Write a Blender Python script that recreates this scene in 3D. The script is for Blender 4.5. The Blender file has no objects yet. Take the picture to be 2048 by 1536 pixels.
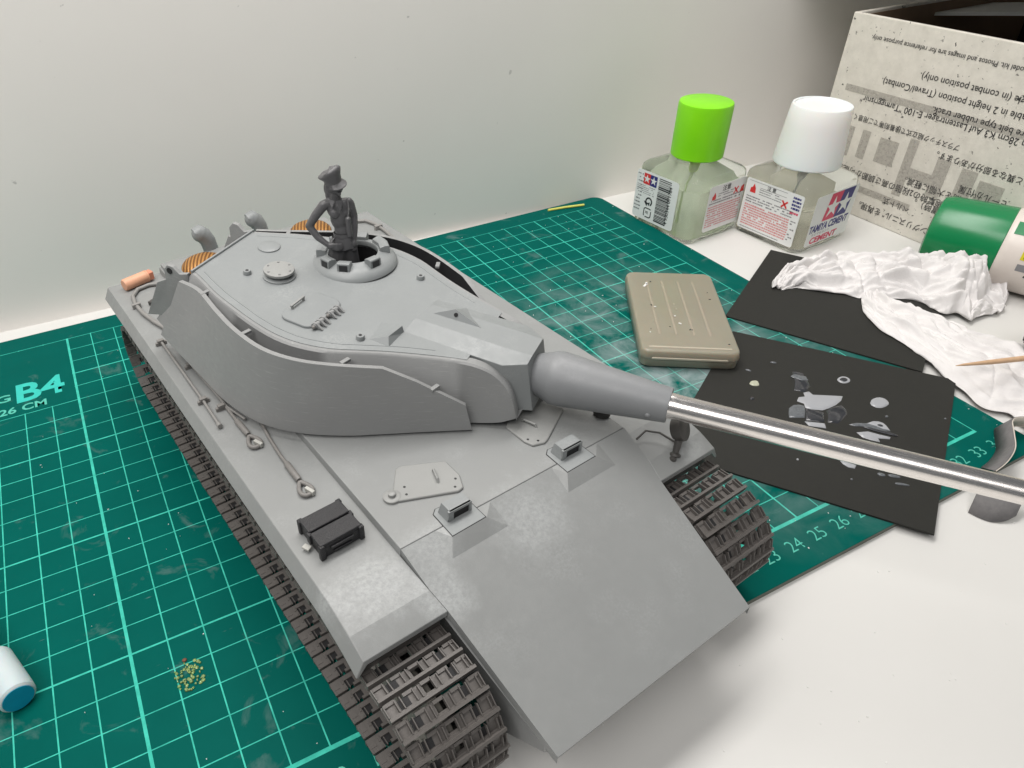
import bpy, bmesh, math, random
from mathutils import Vector, Matrix, noise
random.seed(7)
R = math.radians
sc = bpy.context.scene
COL = sc.collection

# ------------------------------------------------------------------ camera, light
# all lengths below are centimetres; every top-level object is scaled by CM
CM = 0.01
cam_d = bpy.data.cameras.new('camera')
cam = bpy.data.objects.new('camera', cam_d)
COL.objects.link(cam)
sc.camera = cam
cam_d.sensor_width = 36
cam_d.lens = 25.895
cam_d.shift_x = 0.07735
cam_d.clip_start = 0.005
cam_d.clip_end = 50
rx = Vector((0.89082623, -0.45377242, -0.02278616))
ry = Vector((0.28903457, 0.52729785, 0.79900938))
rz = Vector((-0.35055333, -0.71836451, 0.60088668))
m = Matrix((rx, ry, rz)).transposed().to_4x4()
m.translation = Vector((7.4675, -9.4231, 17.9652)) * CM
cam.matrix_world = m

w = bpy.data.worlds.new('World')
sc.world = w
w.use_nodes = True
w.node_tree.nodes['Background'].inputs[0].default_value = (0.93, 0.97, 1.0, 1)
w.node_tree.nodes['Background'].inputs[1].default_value = 0.14


def lamp(name, loc, target, power, sx, sy, col, spin=0):
    d = bpy.data.lights.new(name, 'AREA')
    d.shape = 'RECTANGLE'
    d.size, d.size_y = sx * CM, sy * CM
    d.energy = power
    d.color = col
    o = bpy.data.objects.new(name, d)
    COL.objects.link(o)
    o.location = Vector(loc) * CM
    o.rotation_euler = (Vector(target) - Vector(loc)).to_track_quat('-Z', 'Y').to_euler()
    o.rotation_euler.rotate_axis('Z', spin)
    return o


dl = lamp('desk_lamp', (18, 17, 50), (19, 12, 0), 1.85, 56, 14, (1.0, 0.97, 0.94))
dl.data.spread = R(150)
lamp('fill_light', (-58, -58, 142), (20, 14, 3), 16, 130, 70, (1.0, 0.965, 0.94))  # unseen fill light, added to lift side plates, wall and box face

sc.view_settings.view_transform = 'Standard'
sc.view_settings.look = 'None'
sc.view_settings.exposure = 0.08
sc.view_settings.gamma = 1
sc.render.engine = 'CYCLES'
sc.cycles.use_denoising = True
sc.cycles.max_bounces = 10
sc.cycles.transparent_max_bounces = 12


# ------------------------------------------------------------------ materials
class NT:
    def __init__(s, name):
        s.m = bpy.data.materials.new(name)
        s.m.use_nodes = True
        s.t = s.m.node_tree
        s.b = s.t.nodes['Principled BSDF']
        s.tc = None

    def n(s, kind, **k):
        x = s.t.nodes.new(kind)
        for a, v in k.items():
            setattr(x, a, v)
        return x

    def link(s, a, b):
        s.t.links.new(a, b)

    def obj(s):
        if s.tc is None:
            s.tc = s.n('ShaderNodeTexCoord')
        return s.tc.outputs['Object']

    def math(s, op, a, b=None, c=None):
        x = s.n('ShaderNodeMath', operation=op)
        for i, v in enumerate((a, b, c)):
            if v is None:
                continue
            if isinstance(v, (int, float)):
                x.inputs[i].default_value = v
            else:
                s.link(v, x.inputs[i])
        return x.outputs[0]

    def noise(s, scale, detail=4, rough=0.55, dist=0.0, vec=None):
        x = s.n('ShaderNodeTexNoise')
        x.inputs['Scale'].default_value = scale
        x.inputs['Detail'].default_value = detail
        x.inputs['Roughness'].default_value = rough
        x.inputs['Distortion'].default_value = dist
        s.link(vec if vec is not None else s.obj(), x.inputs['Vector'])
        return x.outputs['Fac']

    def ramp(s, fac, stops):
        x = s.n('ShaderNodeValToRGB')
        e = x.color_ramp.elements
        while len(e) < len(stops):
            e.new(0.5)
        for i, (p, c) in enumerate(stops):
            e[i].position = p
            e[i].color = (*c, 1) if len(c) == 3 else c
        s.link(fac, x.inputs[0])
        return x.outputs[0]

    def rng(s, fac, a, b, c=0.0, d=1.0):
        x = s.n('ShaderNodeMapRange')
        s.link(fac, x.inputs[0])
        for i, v in enumerate((a, b, c, d)):
            x.inputs[i + 1].default_value = v
        return x.outputs[0]

    def mix(s, fac, a, b):
        x = s.n('ShaderNodeMix', data_type='RGBA')
        if isinstance(fac, (int, float)):
            x.inputs[0].default_value = fac
        else:
            s.link(fac, x.inputs[0])
        for i, v in ((6, a), (7, b)):
            if isinstance(v, tuple):
                x.inputs[i].default_value = (*v, 1)
            else:
                s.link(v, x.inputs[i])
        return x.outputs[2]

    def bump(s, h, strength=0.2, dist=0.0005):
        x = s.n('ShaderNodeBump')
        x.inputs['Strength'].default_value = strength
        x.inputs['Distance'].default_value = dist
        s.link(h, x.inputs['Height'])
        s.link(x.outputs[0], s.b.inputs['Normal'])

    def set(s, **k):
        for a, v in k.items():
            i = s.b.inputs[a.replace('_', ' ')]
            if isinstance(v, (int, float)):
                i.default_value = v
            elif isinstance(v, tuple):
                i.default_value = (*v, 1)
            else:
                s.link(v, i)
        return s


def plain(name, col, rough=0.5, var=0.12, scale=3.0, bump=0.0, bscale=25, **k):
    t = NT(name)
    a = tuple(c * (1 - var) for c in col)
    b = tuple(min(1, c * (1 + var)) for c in col)
    t.set(Base_Color=t.mix(t.noise(scale, 5), a, b), Roughness=rough, **k)
    if bump:
        t.bump(t.noise(bscale, 6), bump, 0.0004)
    return t.m


def grey_plastic(name, col, worn, amount, rough=0.42, streak=False, rub=()):
    t = NT(name)
    base = t.mix(t.noise(0.7, 3), tuple(c * .93 for c in col), tuple(c * 1.06 for c in col))
    patch = t.rng(t.noise(0.55, 3, 0.6), 0.52, 0.68)
    fine = t.rng(t.noise(14, 6, 0.75), 0.42, 0.62)
    f = t.math('MULTIPLY', t.math('MULTIPLY', patch, fine), amount)
    c = t.mix(f, base, worn)
    for (cx_, cy_, cz_, rad, k_) in rub:
        vd_ = t.n('ShaderNodeVectorMath', operation='DISTANCE')
        t.link(t.obj(), vd_.inputs[0])
        vd_.inputs[1].default_value = (cx_, cy_, cz_)
        wob = t.math('ADD', vd_.outputs['Value'], t.math('MULTIPLY', t.math('SUBTRACT', t.noise(1.1, 4, .65), .5), rad * 1.3))
        g_ = t.math('MULTIPLY', t.rng(wob, rad, rad * .35, 0, 1), t.rng(t.noise(9, 6, .75), .38, .66, .25, 1))
        c = t.mix(t.math('MULTIPLY', g_, k_), c, worn)
    if streak:
        mp = t.n('ShaderNodeMapping')
        mp.inputs['Rotation'].default_value = (0, 0, 0.5)
        mp.inputs['Scale'].default_value = (1.2, 1.2, 22)
        t.link(t.obj(), mp.inputs[0])
        sn = t.noise(1.6, 3, 0.6, 0.4, mp.outputs[0])
        c = t.mix(t.rng(sn, 0.60, 0.70, 0, .6), c, worn)
    t.set(Base_Color=c, Roughness=t.rng(t.noise(5, 4), .3, .7, rough - .07, rough + .1))
    t.bump(t.noise(40, 5), .12, .0002)
    return t.m


M = {}
G = (0.235, 0.25, 0.252)
WORN = (0.38, 0.395, 0.395)
M['grey'] = grey_plastic('grey_model_plastic', G, WORN, 0.35)
M['grey_hull'] = grey_plastic('grey_hull_plastic', (0.240, 0.248, 0.245), WORN, 0.25, .4, False, ((-4.6, -.75, 4.3, 1.3, .8), (-3.4, -1.7, 4.1, .8, .9), (-2.9, -.7, 4.5, .8, .7), (-.3, -1.2, 4.3, 1.3, .75), (-5.7, -.5, 4.3, .5, .8), (4.9, -1.6, 4.1, .7, .7)))
M['side'] = grey_plastic('grey_armour_plastic', (0.245, 0.25, 0.249), (0.34, 0.345, 0.34), 0.3, 0.45, True)
M['resin'] = grey_plastic('grey_resin', (0.20, 0.208, 0.215), (0.28, 0.29, 0.30), 0.25, 0.45)
M['hatch'] = grey_plastic('light_grey_plastic', (0.275, 0.28, 0.272), (0.35, 0.355, 0.35), 0.3)
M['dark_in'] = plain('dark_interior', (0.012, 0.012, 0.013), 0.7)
M['glass_dark'] = plain('dark_vision_block', (0.02, 0.02, 0.022), 0.35)
M['track'] = plain('brown_grey_track', (0.112, 0.103, 0.096), 0.5, 0.18, 2.5, .2)
M['wheel'] = plain('dull_grey_wheel', (0.20, 0.19, 0.17), 0.55)
M['cable'] = plain('grey_brown_cable', (0.19, 0.182, 0.172), 0.5, .15, 8)
M['rod'] = plain('grey_rod', (0.235, 0.23, 0.22), 0.45)
M['bracket'] = plain('pale_grey_bracket', (0.42, 0.42, 0.39), 0.4)
M['figure'] = plain('dark_grey_figure', (0.098, 0.098, 0.102), 0.42, .12, 5, .15, 30)
M['blackres'] = plain('black_resin', (0.018, 0.018, 0.020), 0.45, .4, 6, .5, 30)
M['plate_black'] = plain('black_plate_inside', (0.022, 0.022, 0.024), 0.6)
M['lamp'] = plain('dark_grey_resin', (0.06, 0.057, 0.053), 0.5)
M['peach'] = plain('peach_resin', (0.66, 0.35, 0.22), 0.5, .1, 5)
M['peachrub'] = plain('pink_tip', (0.62, 0.24, 0.15), 0.5, .1, 8)

t = NT('brass_mesh')
wv = t.n('ShaderNodeTexWave', wave_type='BANDS', bands_direction='X')
wv.inputs['Scale'].default_value = 2.3
mp = t.n('ShaderNodeMapping'); mp.inputs['Rotation'].default_value = (0, 0, 0.5)
t.link(t.obj(), mp.inputs[0]); t.link(mp.outputs[0], wv.inputs['Vector'])
t.set(Base_Color=t.mix(wv.outputs['Fac'], (0.16, 0.06, 0.012), (0.50, 0.25, 0.07)), Roughness=0.42, Metallic=0.4)
t.bump(wv.outputs['Fac'], .6, .0004)
M['mesh'] = t.m

t = NT('polished_aluminium')
mp = t.n('ShaderNodeMapping'); mp.inputs['Scale'].default_value = (14, .5, 14)
t.link(t.obj(), mp.inputs[0])
nz = t.noise(6, 4, .6, 0, mp.outputs[0])
t.set(Base_Color=(0.90, 0.86, 0.83), Metallic=1.0, Roughness=t.rng(nz, .3, .7, .17, .30))
M['alu'] = t.m

# cutting mat: printed centimetre grid
t = NT('green_cutting_mat')
sx = t.n('ShaderNodeSeparateXYZ'); t.link(t.obj(), sx.inputs[0])
U, V = sx.outputs[0], sx.outputs[1]


def lmask(co, half, hw):
    return t.math('LESS_THAN', t.math('PINGPONG', co, half), hw)


def rect(u0, u1, v0, v1):
    a = t.math('MULTIPLY', t.math('GREATER_THAN', U, u0), t.math('LESS_THAN', U, u1))
    b = t.math('MULTIPLY', t.math('GREATER_THAN', V, v0), t.math('LESS_THAN', V, v1))
    return t.math('MULTIPLY', a, b)


lines = t.math('MAXIMUM', t.math('MAXIMUM', lmask(U, .5, .019), lmask(V, .5, .015)),
               t.math('MAXIMUM', lmask(U, 2.5, .030), lmask(V, 2.5, .028)))
lines = t.math('MAXIMUM', lines, t.math('LESS_THAN', t.math('ABSOLUTE', t.math('SUBTRACT', U, 5.0)), .046))
lines = t.math('MAXIMUM', lines, t.math('LESS_THAN', t.math('ABSOLUTE', V), .06))
lines = t.math('MULTIPLY', lines, rect(-.02, 34.03, -.06, 23.03))
lines = t.math('MULTIPLY', lines, t.math('SUBTRACT', 1.0, rect(.06, 4.94, 18.04, 22.96)))
wear = t.rng(t.noise(2.2, 5, .6), .35, .72, 1.0, .55)
base = t.mix(t.noise(.5, 4), (0.0, .078, .064), (0.0, .102, .084))
colr = t.mix(t.math('MULTIPLY', lines, wear), base, (0.06, 0.54, 0.42))
# sanding dust: a worked-over patch near the blade case, faint smears elsewhere
vd = t.n('ShaderNodeVectorMath', operation='DISTANCE')
mp = t.n('ShaderNodeMapping'); mp.inputs['Scale'].default_value = (1, .8, 1)
t.link(t.obj(), mp.inputs[0]); t.link(mp.outputs[0], vd.inputs[0])
vd.inputs[1].default_value = (27.5, 8.0 * .8, 0)
near = t.rng(vd.outputs['Value'], 2.0, 8.5, 1.0, 0.0)
cloud = t.rng(t.noise(.55, 6, .62, .6), .38, .68)
d1 = t.math('MULTIPLY', t.math('MULTIPLY', near, cloud), .62)
d2 = t.math('MULTIPLY', t.rng(t.noise(.75, 5, .6, .8), .60, .78), .22)
dust = t.math('MAXIMUM', d1, d2)
mp = t.n('ShaderNodeMapping'); mp.inputs['Rotation'].default_value = (0, 0, .9); mp.inputs['Scale'].default_value = (.9, 7, 1)
t.link(t.obj(), mp.inputs[0])
scr = t.math('MULTIPLY', t.rng(t.noise(1.3, 3, .6, 0, mp.outputs[0]), .70, .76), t.rng(t.noise(.6, 2), .55, .65))
dust = t.math('MAXIMUM', dust, t.math('MULTIPLY', scr, .4))
colr = t.mix(dust, colr, (.36, .41, .42))
t.set(Base_Color=colr, Roughness=t.rng(dust, 0, .5, .5, .75), Specular_IOR_Level=.03)
t.bump(t.noise(90, 3), .10, .0002)
M['mat'] = t.m
M['mat_edge'] = plain('mat_cut_edge', (0.13, .14, .115), .7)
M['print'] = plain('mint_print', (0.07, 0.45, 0.35), .5, .12, 3)
M['print_b'] = plain('bright_mint_print', (0.02, 0.48, 0.41), .5, .15, 3)

t = NT('white_tabletop')
sp = t.rng(t.noise(5, 2, .5), .80, .83)
t.set(Base_Color=t.mix(sp, t.mix(t.noise(.12, 3), (.62, .615, .59), (.66, .655, .635)), (.35, .33, .30)), Roughness=.38)
M['table'] = t.m
t = NT('off_white_wall')
sp = t.rng(t.noise(1.6, 3, .5), .735, .76, 0, .45)
t.set(Base_Color=t.mix(sp, t.mix(t.noise(.16, 4), (.82, .795, .755), (.87, .845, .805)), (.28, .27, .26)), Roughness=.55)
t.bump(t.noise(8, 4), .06, .0006)
M['wall'] = t.m

M['card'] = plain('black_card', (0.022, 0.022, 0.0195), .7, .12, 4, .2, 60, Specular_IOR_Level=.25)
M['cardedge'] = M['card']
t = NT('dried_glue'); t.set(Base_Color=(.33, .34, .36), Roughness=.25, Alpha=1.0); M['glue'] = t.m
M['glue_wet'] = plain('wet_glue', (.035, .037, .042), .08, .3, 6)
M['glue_thin'] = plain('thin_glue_film', (.12, .13, .14), .2, .5, 9)
M['glue_yel'] = plain('yellowish_glue', (.42, .43, .33), .2, .2, 8)

t = NT('cloudy_case_plastic')
t.set(Base_Color=t.mix(t.noise(.8, 4), (.285, .245, .185), (.335, .29, .225)), Roughness=.36, Transmission_Weight=.12, Subsurface_Weight=.25)
M['case'] = t.m
M['case_lip'] = plain('case_lip', (.42, .38, .30), .3, .1, 4)
M['case_rib'] = plain('case_rib', (.315, .275, .215), .35, .1, 4)
M['chip_dark'] = plain('dark_chip', (.05, .05, .05), .5)
M['chip_white'] = plain('white_chip', (.72, .72, .70), .35)

t = NT('paper_tissue')
t.set(Base_Color=t.mix(t.noise(2.0, 4), (.66, .64, .63), (.73, .715, .71)), Roughness=.9, Subsurface_Weight=.0, Transmission_Weight=.0)
t.b.inputs['Subsurface Radius'].default_value = (.004, .003, .003)
t.bump(t.noise(14, 6, .6), .25, .0008)
M['tissue'] = t.m

t = NT('bottle_glass'); t.set(Base_Color=(.93, .955, .91), Roughness=.06, Transmission_Weight=.93, IOR=1.16); M['glass'] = t.m
t = NT('greenish_cement'); t.set(Base_Color=(.78, .85, .70), Roughness=.12, Transmission_Weight=.72, IOR=1.10); M['liq_g'] = t.m
t = NT('clear_cement'); t.set(Base_Color=(.82, .80, .70), Roughness=.12, Transmission_Weight=.75, IOR=1.10); M['liq_w'] = t.m
t = NT('lime_green_cap'); t.set(Base_Color=t.mix(t.noise(1, 2), (.20, .66, .004), (.25, .72, .006)), Roughness=.35, Subsurface_Weight=.35)
t.b.inputs['Subsurface Radius'].default_value = (.004, .006, .001); M['cap_g'] = t.m
t = NT('white_cap'); t.set(Base_Color=(.80, .81, .80), Roughness=.38, Subsurface_Weight=.2); M['cap_w'] = t.m
M['lime_stem'] = plain('lime_brush_stem', (.45, .60, .15), .4)
M['label'] = plain('paper_label', (.74, .75, .74), .45, .03)
M['ink_blue'] = plain('blue_ink', (.022, .022, .17), .4, .1)
M['ink_red'] = plain('red_ink', (.60, .035, .10), .4, .1)
M['ink_red2'] = plain('bright_red_ink', (.62, .03, .03), .4, .1)
M['ink_pink'] = plain('pink_ink', (.62, .26, .26), .5, .1)
M['ink_black'] = plain('black_ink', (.025, .025, .028), .5)
M['ink_grey'] = plain('grey_ink', (.22, .22, .23), .5)
t = NT('faded_grey_ink'); t.set(Base_Color=t.mix(t.noise(3.5, 6, .7), (.36, .34, .31), (.52, .49, .43)), Roughness=.7, Alpha=t.rng(t.noise(5, 5, .7), .32, .52, .35, .9)); M['ink_fade'] = t.m
t = NT('grey_cardboard')
spk = t.rng(t.noise(3.0, 3, .75), .635, .67)
spk = t.math('MULTIPLY', spk, t.rng(t.noise(.35, 2), .40, .58))
cb = t.mix(t.noise(1.6, 6, .7), (.50, .475, .42), (.80, .765, .69))
t.set(Base_Color=t.mix(spk, cb, (.05, .05, .045)), Roughness=.7)
M['board'] = t.m
M['board_in'] = plain('brown_board_inside', (.20, .13, .08), .7)
M['blue_in'] = plain('dark_blue_plastic', (.012, .03, .11), .45)
t = NT('green_cap'); t.set(Base_Color=(.004, .19, .062), Roughness=.25, Subsurface_Weight=.1); M['tubecap'] = t.m
M['tubebody'] = plain('cream_tube', (.68, .62, .57), .35, .05)
M['ink_green'] = plain('green_ink', (.03, .22, .09), .4)
M['ink_lime'] = plain('lime_ink', (.18, .30, .01), .4)
M['ink_yellow'] = plain('yellow_ink', (.62, .55, .02), .4)
M['pick'] = plain('bamboo', (.55, .36, .22), .55, .15, 6)
M['black_pl'] = plain('black_plastic', (.012, .012, .013), .3)
t = NT('sandpaper_grit'); t.set(Base_Color=t.mix(t.noise(3, 6, .7), (.075, .075, .08), (.24, .23, .225)), Roughness=.85); t.bump(t.noise(80, 4), .5, .0003); M['sand'] = t.m
M['sand_back'] = plain('sandpaper_back', (.62, .57, .50), .7, .08)
t = NT('milky_cap'); t.set(Base_Color=t.mix(t.noise(1.2, 3), (.50, .56, .58), (.58, .61, .62)), Roughness=.4, Subsurface_Weight=.25); M['milky'] = t.m
M['cyan'] = plain('cyan_plastic', (.008, .33, .52), .35, .2, 2)
t = NT('clear_grey_tube'); t.set(Base_Color=(.62, .64, .64), Roughness=.25, Transmission_Weight=.5); M['cleartube'] = t.m
M['yellow'] = plain('yellow_stick', (.62, .60, .13), .5)
t = NT('green_glue_beads'); t.set(Base_Color=(.45, .62, .22), Roughness=.08, Transmission_Weight=.6); M['beads'] = t.m
M['rust'] = plain('rust_speck', (.16, .06, .03), .7)


# ------------------------------------------------------------------ mesh helpers
class MB:
    def __init__(s):
        s.v, s.f, s.mi = [], [], []
        s.xf = None
        s.cur = 0

    def add(s, vs, fs):
        o = len(s.v)
        for p in vs:
            p = Vector(p)
            s.v.append(s.xf @ p if s.xf else p)
        for f in fs:
            s.f.append([o + i for i in f])
            s.mi.append(s.cur)
        return s

    def box(s, c, d, rz=0.0, mat=None):
        c = Vector(c)
        h = Vector(d) / 2
        q = mat if mat else Matrix.Rotation(rz, 3, 'Z')
        vs = [c + q @ Vector((x * h.x, y * h.y, z * h.z)) for x in (-1, 1) for y in (-1, 1) for z in (-1, 1)]
        return s.add(vs, [(0, 1, 3, 2), (4, 6, 7, 5), (0, 4, 5, 1), (2, 3, 7, 6), (0, 2, 6, 4), (1, 5, 7, 3)])

    def prism(s, poly, z0, z1, top=None):
        """poly: (x,y) ccw; z0,z1 numbers or functions of (x,y)"""
        a = z0 if callable(z0) else (lambda x, y: z0)
        b = z1 if callable(z1) else (lambda x, y: z1)
        tp = top or poly
        n = len(poly)
        vs = [(x, y, a(x, y)) for x, y in poly] + [(x, y, b(x, y)) for x, y in tp]
        fs = [tuple(range(n))[::-1], tuple(range(n, 2 * n))] + [(i, (i + 1) % n, n + (i + 1) % n, n + i) for i in range(n)]
        return s.add(vs, fs)

    def rings(s, rs, cap0=True, cap1=True, closed=True):
        n = len(rs[0])
        vs = [p for r in rs for p in r]
        fs = []
        for i in range(len(rs) - 1):
            for j in range(n if closed else n - 1):
                k = (j + 1) % n
                fs.append((i * n + j, i * n + k, (i + 1) * n + k, (i + 1) * n + j))
        if closed and cap0:
            fs.append(tuple(range(n))[::-1])
        if closed and cap1:
            fs.append(tuple(range((len(rs) - 1) * n, len(rs) * n)))
        return s.add(vs, fs)

    def lathe(s, prof, c=(0, 0, 0), axis=(0, 0, 1), n=32, cap0=True, cap1=True):
        """prof: (radius, height) along axis from c"""
        q = Vector(axis).normalized().to_track_quat('Z', 'Y').to_matrix()
        c = Vector(c)
        rs = []
        for r, h in prof:
            r = max(r, 1e-4)
            rs.append([c + q @ Vector((r * math.cos(2 * math.pi * j / n), r * math.sin(2 * math.pi * j / n), h)) for j in range(n)])
        return s.rings(rs, cap0, cap1)

    def tube(s, pts, r, n=10, caps=True):
        pts = [Vector(p) for p in pts]
        rr = r if isinstance(r, (list, tuple)) else [r] * len(pts)
        rs = []
        prev = None
        for i, p in enumerate(pts):
            d = (pts[min(i + 1, len(pts) - 1)] - pts[max(i - 1, 0)]).normalized()
            if prev is None:
                up = Vector((0, 0, 1)) if abs(d.z) < .9 else Vector((1, 0, 0))
                xx = d.cross(up).normalized()
            else:
                xx = (prev - d * prev.dot(d)).normalized()
            prev = xx
            yy = d.cross(xx)
            rs.append([p + (xx * math.cos(2 * math.pi * j / n) + yy * math.sin(2 * math.pi * j / n)) * rr[i] for j in range(n)])
        return s.rings(rs, caps, caps)

    def ball(s, c, r, n=14, k=9, q=None):
        r = (r, r, r) if isinstance(r, (int, float)) else r
        c = Vector(c)
        rs = []
        for i in range(1, k):
            a = math.pi * i / k
            rs.append([c + (q @ Vector((r[0] * math.sin(a) * math.cos(2 * math.pi * j / n), r[1] * math.sin(a) * math.sin(2 * math.pi * j / n), -r[2] * math.cos(a))) if q else
                            Vector((r[0] * math.sin(a) * math.cos(2 * math.pi * j / n), r[1] * math.sin(a) * math.sin(2 * math.pi * j / n), -r[2] * math.cos(a)))) for j in range(n)])
        return s.rings(rs)

    def capsule(s, a, b, ra, rb, n=12):
        s.tube([a, Vector(a).lerp(Vector(b), .5), b], [ra, (ra + rb) / 2, rb], n)
        s.ball(a, ra, n, 7)
        return s.ball(b, rb, n, 7)

    def mesh(s, name, mats, smooth=0):
        me = bpy.data.meshes.new(name)
        me.from_pydata([tuple(p) for p in s.v], [], s.f)
        for mm in (mats if isinstance(mats, (list, tuple)) else [mats]):
            me.materials.append(M[mm])
        bm = bmesh.new()
        bm.from_mesh(me)
        bmesh.ops.recalc_face_normals(bm, faces=bm.faces)
        bm.to_mesh(me)
        bm.free()
        if isinstance(mats, (list, tuple)) and len(mats) > 1:
            me.polygons.foreach_set('material_index', s.mi)
        if smooth:
            me.polygons.foreach_set('use_smooth', [True] * len(me.polygons))
            me.set_sharp_from_angle(angle=R(smooth))
        me.update()
        return me

    def build(s, name, mat, parent=None, loc=(0, 0, 0), rz=0.0, smooth=0, bevel=0, seg=2):
        return link(name, s.mesh(name, mat, smooth), parent, loc, rz, bevel, seg, smooth)


def link(name, me, parent=None, loc=(0, 0, 0), rz=0.0, bevel=0, seg=2, smooth=0):
    o = bpy.data.objects.new(name, me)
    COL.objects.link(o)
    if parent is None:
        o.scale = (CM, CM, CM)
        o.location = Vector(loc) * CM
    else:
        o.parent = parent
        o.location = loc
    o.rotation_euler = (0, 0, rz)
    if bevel:
        b = o.modifiers.new('bevel', 'BEVEL')
        b.width = bevel
        b.segments = seg
        b.limit_method = 'ANGLE'
        b.angle_limit = R(35)
        b.harden_normals = False
        if not smooth:
            me.polygons.foreach_set('use_smooth', [True] * len(me.polygons))
            me.set_sharp_from_angle(angle=R(10))
    return o


def root(name, label, cat, loc=(0, 0, 0), rz=0.0, group=None):
    o = bpy.data.objects.new(name, None)
    COL.objects.link(o)
    o.empty_display_size = 1
    o.scale = (CM, CM, CM)
    o.location = Vector(loc) * CM
    o.rotation_euler = (0, 0, rz)
    return tag(o, label, cat, group)


def tag(o, label, cat, group=None):
    o['label'] = label
    o['category'] = cat
    if group:
        o['group'] = group
    return o


def struct(o):
    o['kind'] = 'structure'
    return o


def rrect(w, h, r, n=5, cx=0, cy=0):
    pts = []
    for (sx_, sy_, a0) in ((1, 1, 0), (-1, 1, 90), (-1, -1, 180), (1, -1, 270)):
        for i in range(n + 1):
            a = R(a0 + 90 * i / n)
            pts.append((cx + sx_ * (w / 2 - r) + r * math.cos(a), cy + sy_ * (h / 2 - r) + r * math.sin(a)))
    return pts


def circle(r, n=24, cx=0, cy=0):
    return [(cx + r * math.cos(2 * math.pi * i / n), cy + r * math.sin(2 * math.pi * i / n)) for i in range(n)]


FREE_TEXT = []


def text(body, size, name, mat, parent, mtx, align='LEFT', bold=0.0, xs=1.0, shear=0.0):
    """flat print: text mesh laid on a surface, mtx = 4x4 placement in parent space"""
    c = bpy.data.curves.new('type', 'FONT')
    c.body = body
    c.size = size
    c.align_x = align
    c.offset = bold
    c.shear = shear
    c.resolution_u = 3
    c.fill_mode = 'FRONT'
    o = bpy.data.objects.new('type', c)
    COL.objects.link(o)
    dg = bpy.context.evaluated_depsgraph_get()
    me = bpy.data.meshes.new_from_object(o.evaluated_get(dg))
    bpy.data.objects.remove(o)
    bpy.data.curves.remove(c)
    me.transform(Matrix.Diagonal((xs, 1, 1, 1)))
    me.materials.clear()
    me.materials.append(M[mat])
    ob = bpy.data.objects.new(name, me)
    COL.objects.link(ob)
    ob.parent = parent
    ob.matrix_local = mtx
    return ob


def frame(o, x, y):
    """placement matrix with text right = x, text up = y"""
    x = Vector(x).normalized()
    y = Vector(y)
    y = (y - x * x.dot(y)).normalized()
    m_ = Matrix((x, y, x.cross(y))).transposed().to_4x4()
    m_.translation = Vector(o)
    return m_


# ------------------------------------------------------------------ setting
ZT = -0.22          # table top below mat top
b = MB(); b.box((28, 6, ZT - 1), (130, 90, 2))
# the far edge of the table runs under the wall
struct(b.build('table', 'table'))
wa = -0.0405
b = MB()
L = 150
b.box((0, .75, 35), (L, 1.5, 75))
struct(b.build('wall', 'wall', loc=(28, 25.6 + wa * 28, 0), rz=math.atan(wa)))

# unseen board added above the box: it shades the box and the wall corner
b = MB(); b.box((64, 14.5, 13.4), (36, 17, 1.2))
struct(b.build('shade_board', 'wall'))

# cutting mat
mat_root = root('cutting_mat', 'dark green cutting mat printed with a mint centimetre grid, under the tank', 'cutting mat', (0, 0, 0))
b = MB()
ol = rrect(36.55, 25.75, .55, 6, 17.05, 11.28)
b.prism(ol, ZT, -.03)
b.build('mat_core', 'mat_edge', mat_root)
b = MB(); b.prism(ol, -.0299, 0)
b.build('mat_surface', 'mat', mat_root)
for k in [7, 8, 9, 10] + list(range(22, 35)):
    text(str(k), .62, 'printed_number', 'print', mat_root, frame((k + .02, -.95, .004), (1, 0, 0), (0, 1, 0)), 'CENTER', -.007)
text('B4', 1.85, 'printed_word', 'print_b', mat_root, frame((2.66, 18.93, .004), (1, 0, 0), (0, 1, 0)), 'LEFT', .045, .98)
text('NG', .70, 'printed_word', 'print', mat_root, frame((2.58, 19.22, .004), (1, 0, 0), (0, 1, 0)), 'RIGHT', .012, 1.25)
text('X26 CM', .60, 'printed_word', 'print', mat_root, frame((3.86, 18.28, .004), (1, 0, 0), (0, 1, 0)), 'RIGHT', .012, 1.08)

# ------------------------------------------------------------------ tank
YAW = R(7.82)
S0 = 15.43
tank = root('model_tank', 'unpainted grey plastic heavy tank model with long bare metal gun barrel', 'model tank',
            (S0 * math.cos(YAW), S0 * math.sin(YAW), 0), YAW)
# tank-local: x = right, y = towards the rear (so forward f = -y), z = up


def P(a, f, z):
    return (a, -f, z)


FB, ZD, ZF = .42, 4.62, 4.40       # glacis break, deck height, fender height
FR = -16.95                        # rear end


def gz(f):
    return ZD - (f - FB) * .414


# lower hull tub
b = MB()
prof = [(-16.6, 1.6), (-15.6, 0.9), (3.6, 0.9), (5.1, 2.2), (5.1, 2.5), (1.6, 3.85), (-16.6, 3.85)]
b.rings([[P(a, f, z) for f, z in prof] for a in (-3.2, 3.2)])
b.build('lower_hull', 'side', tank, bevel=.04)
# upper deck
b = MB()
b.rings([[P(a, f, z) for a, z in ((-3.74, 4.1), (3.74, 4.1), (3.68, ZD), (-3.68, ZD))] for f in (FR, FB - .022)])
b.build('upper_deck', 'grey_hull', tank, bevel=.02)
# glacis with two periscope recesses
gl = MB()
FG = [FB, 1.47, 2.03, 5.43]


def wid(f):
    if f <= 1.47:
        return 3.68 - .07 * (f - FB)
    if f <= 2.03:
        return 3.607 - .107 * (f - 1.47) / .56
    return 3.5 + (3.16 - 3.5) * (f - 2.03) / (5.43 - 2.03)


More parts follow.
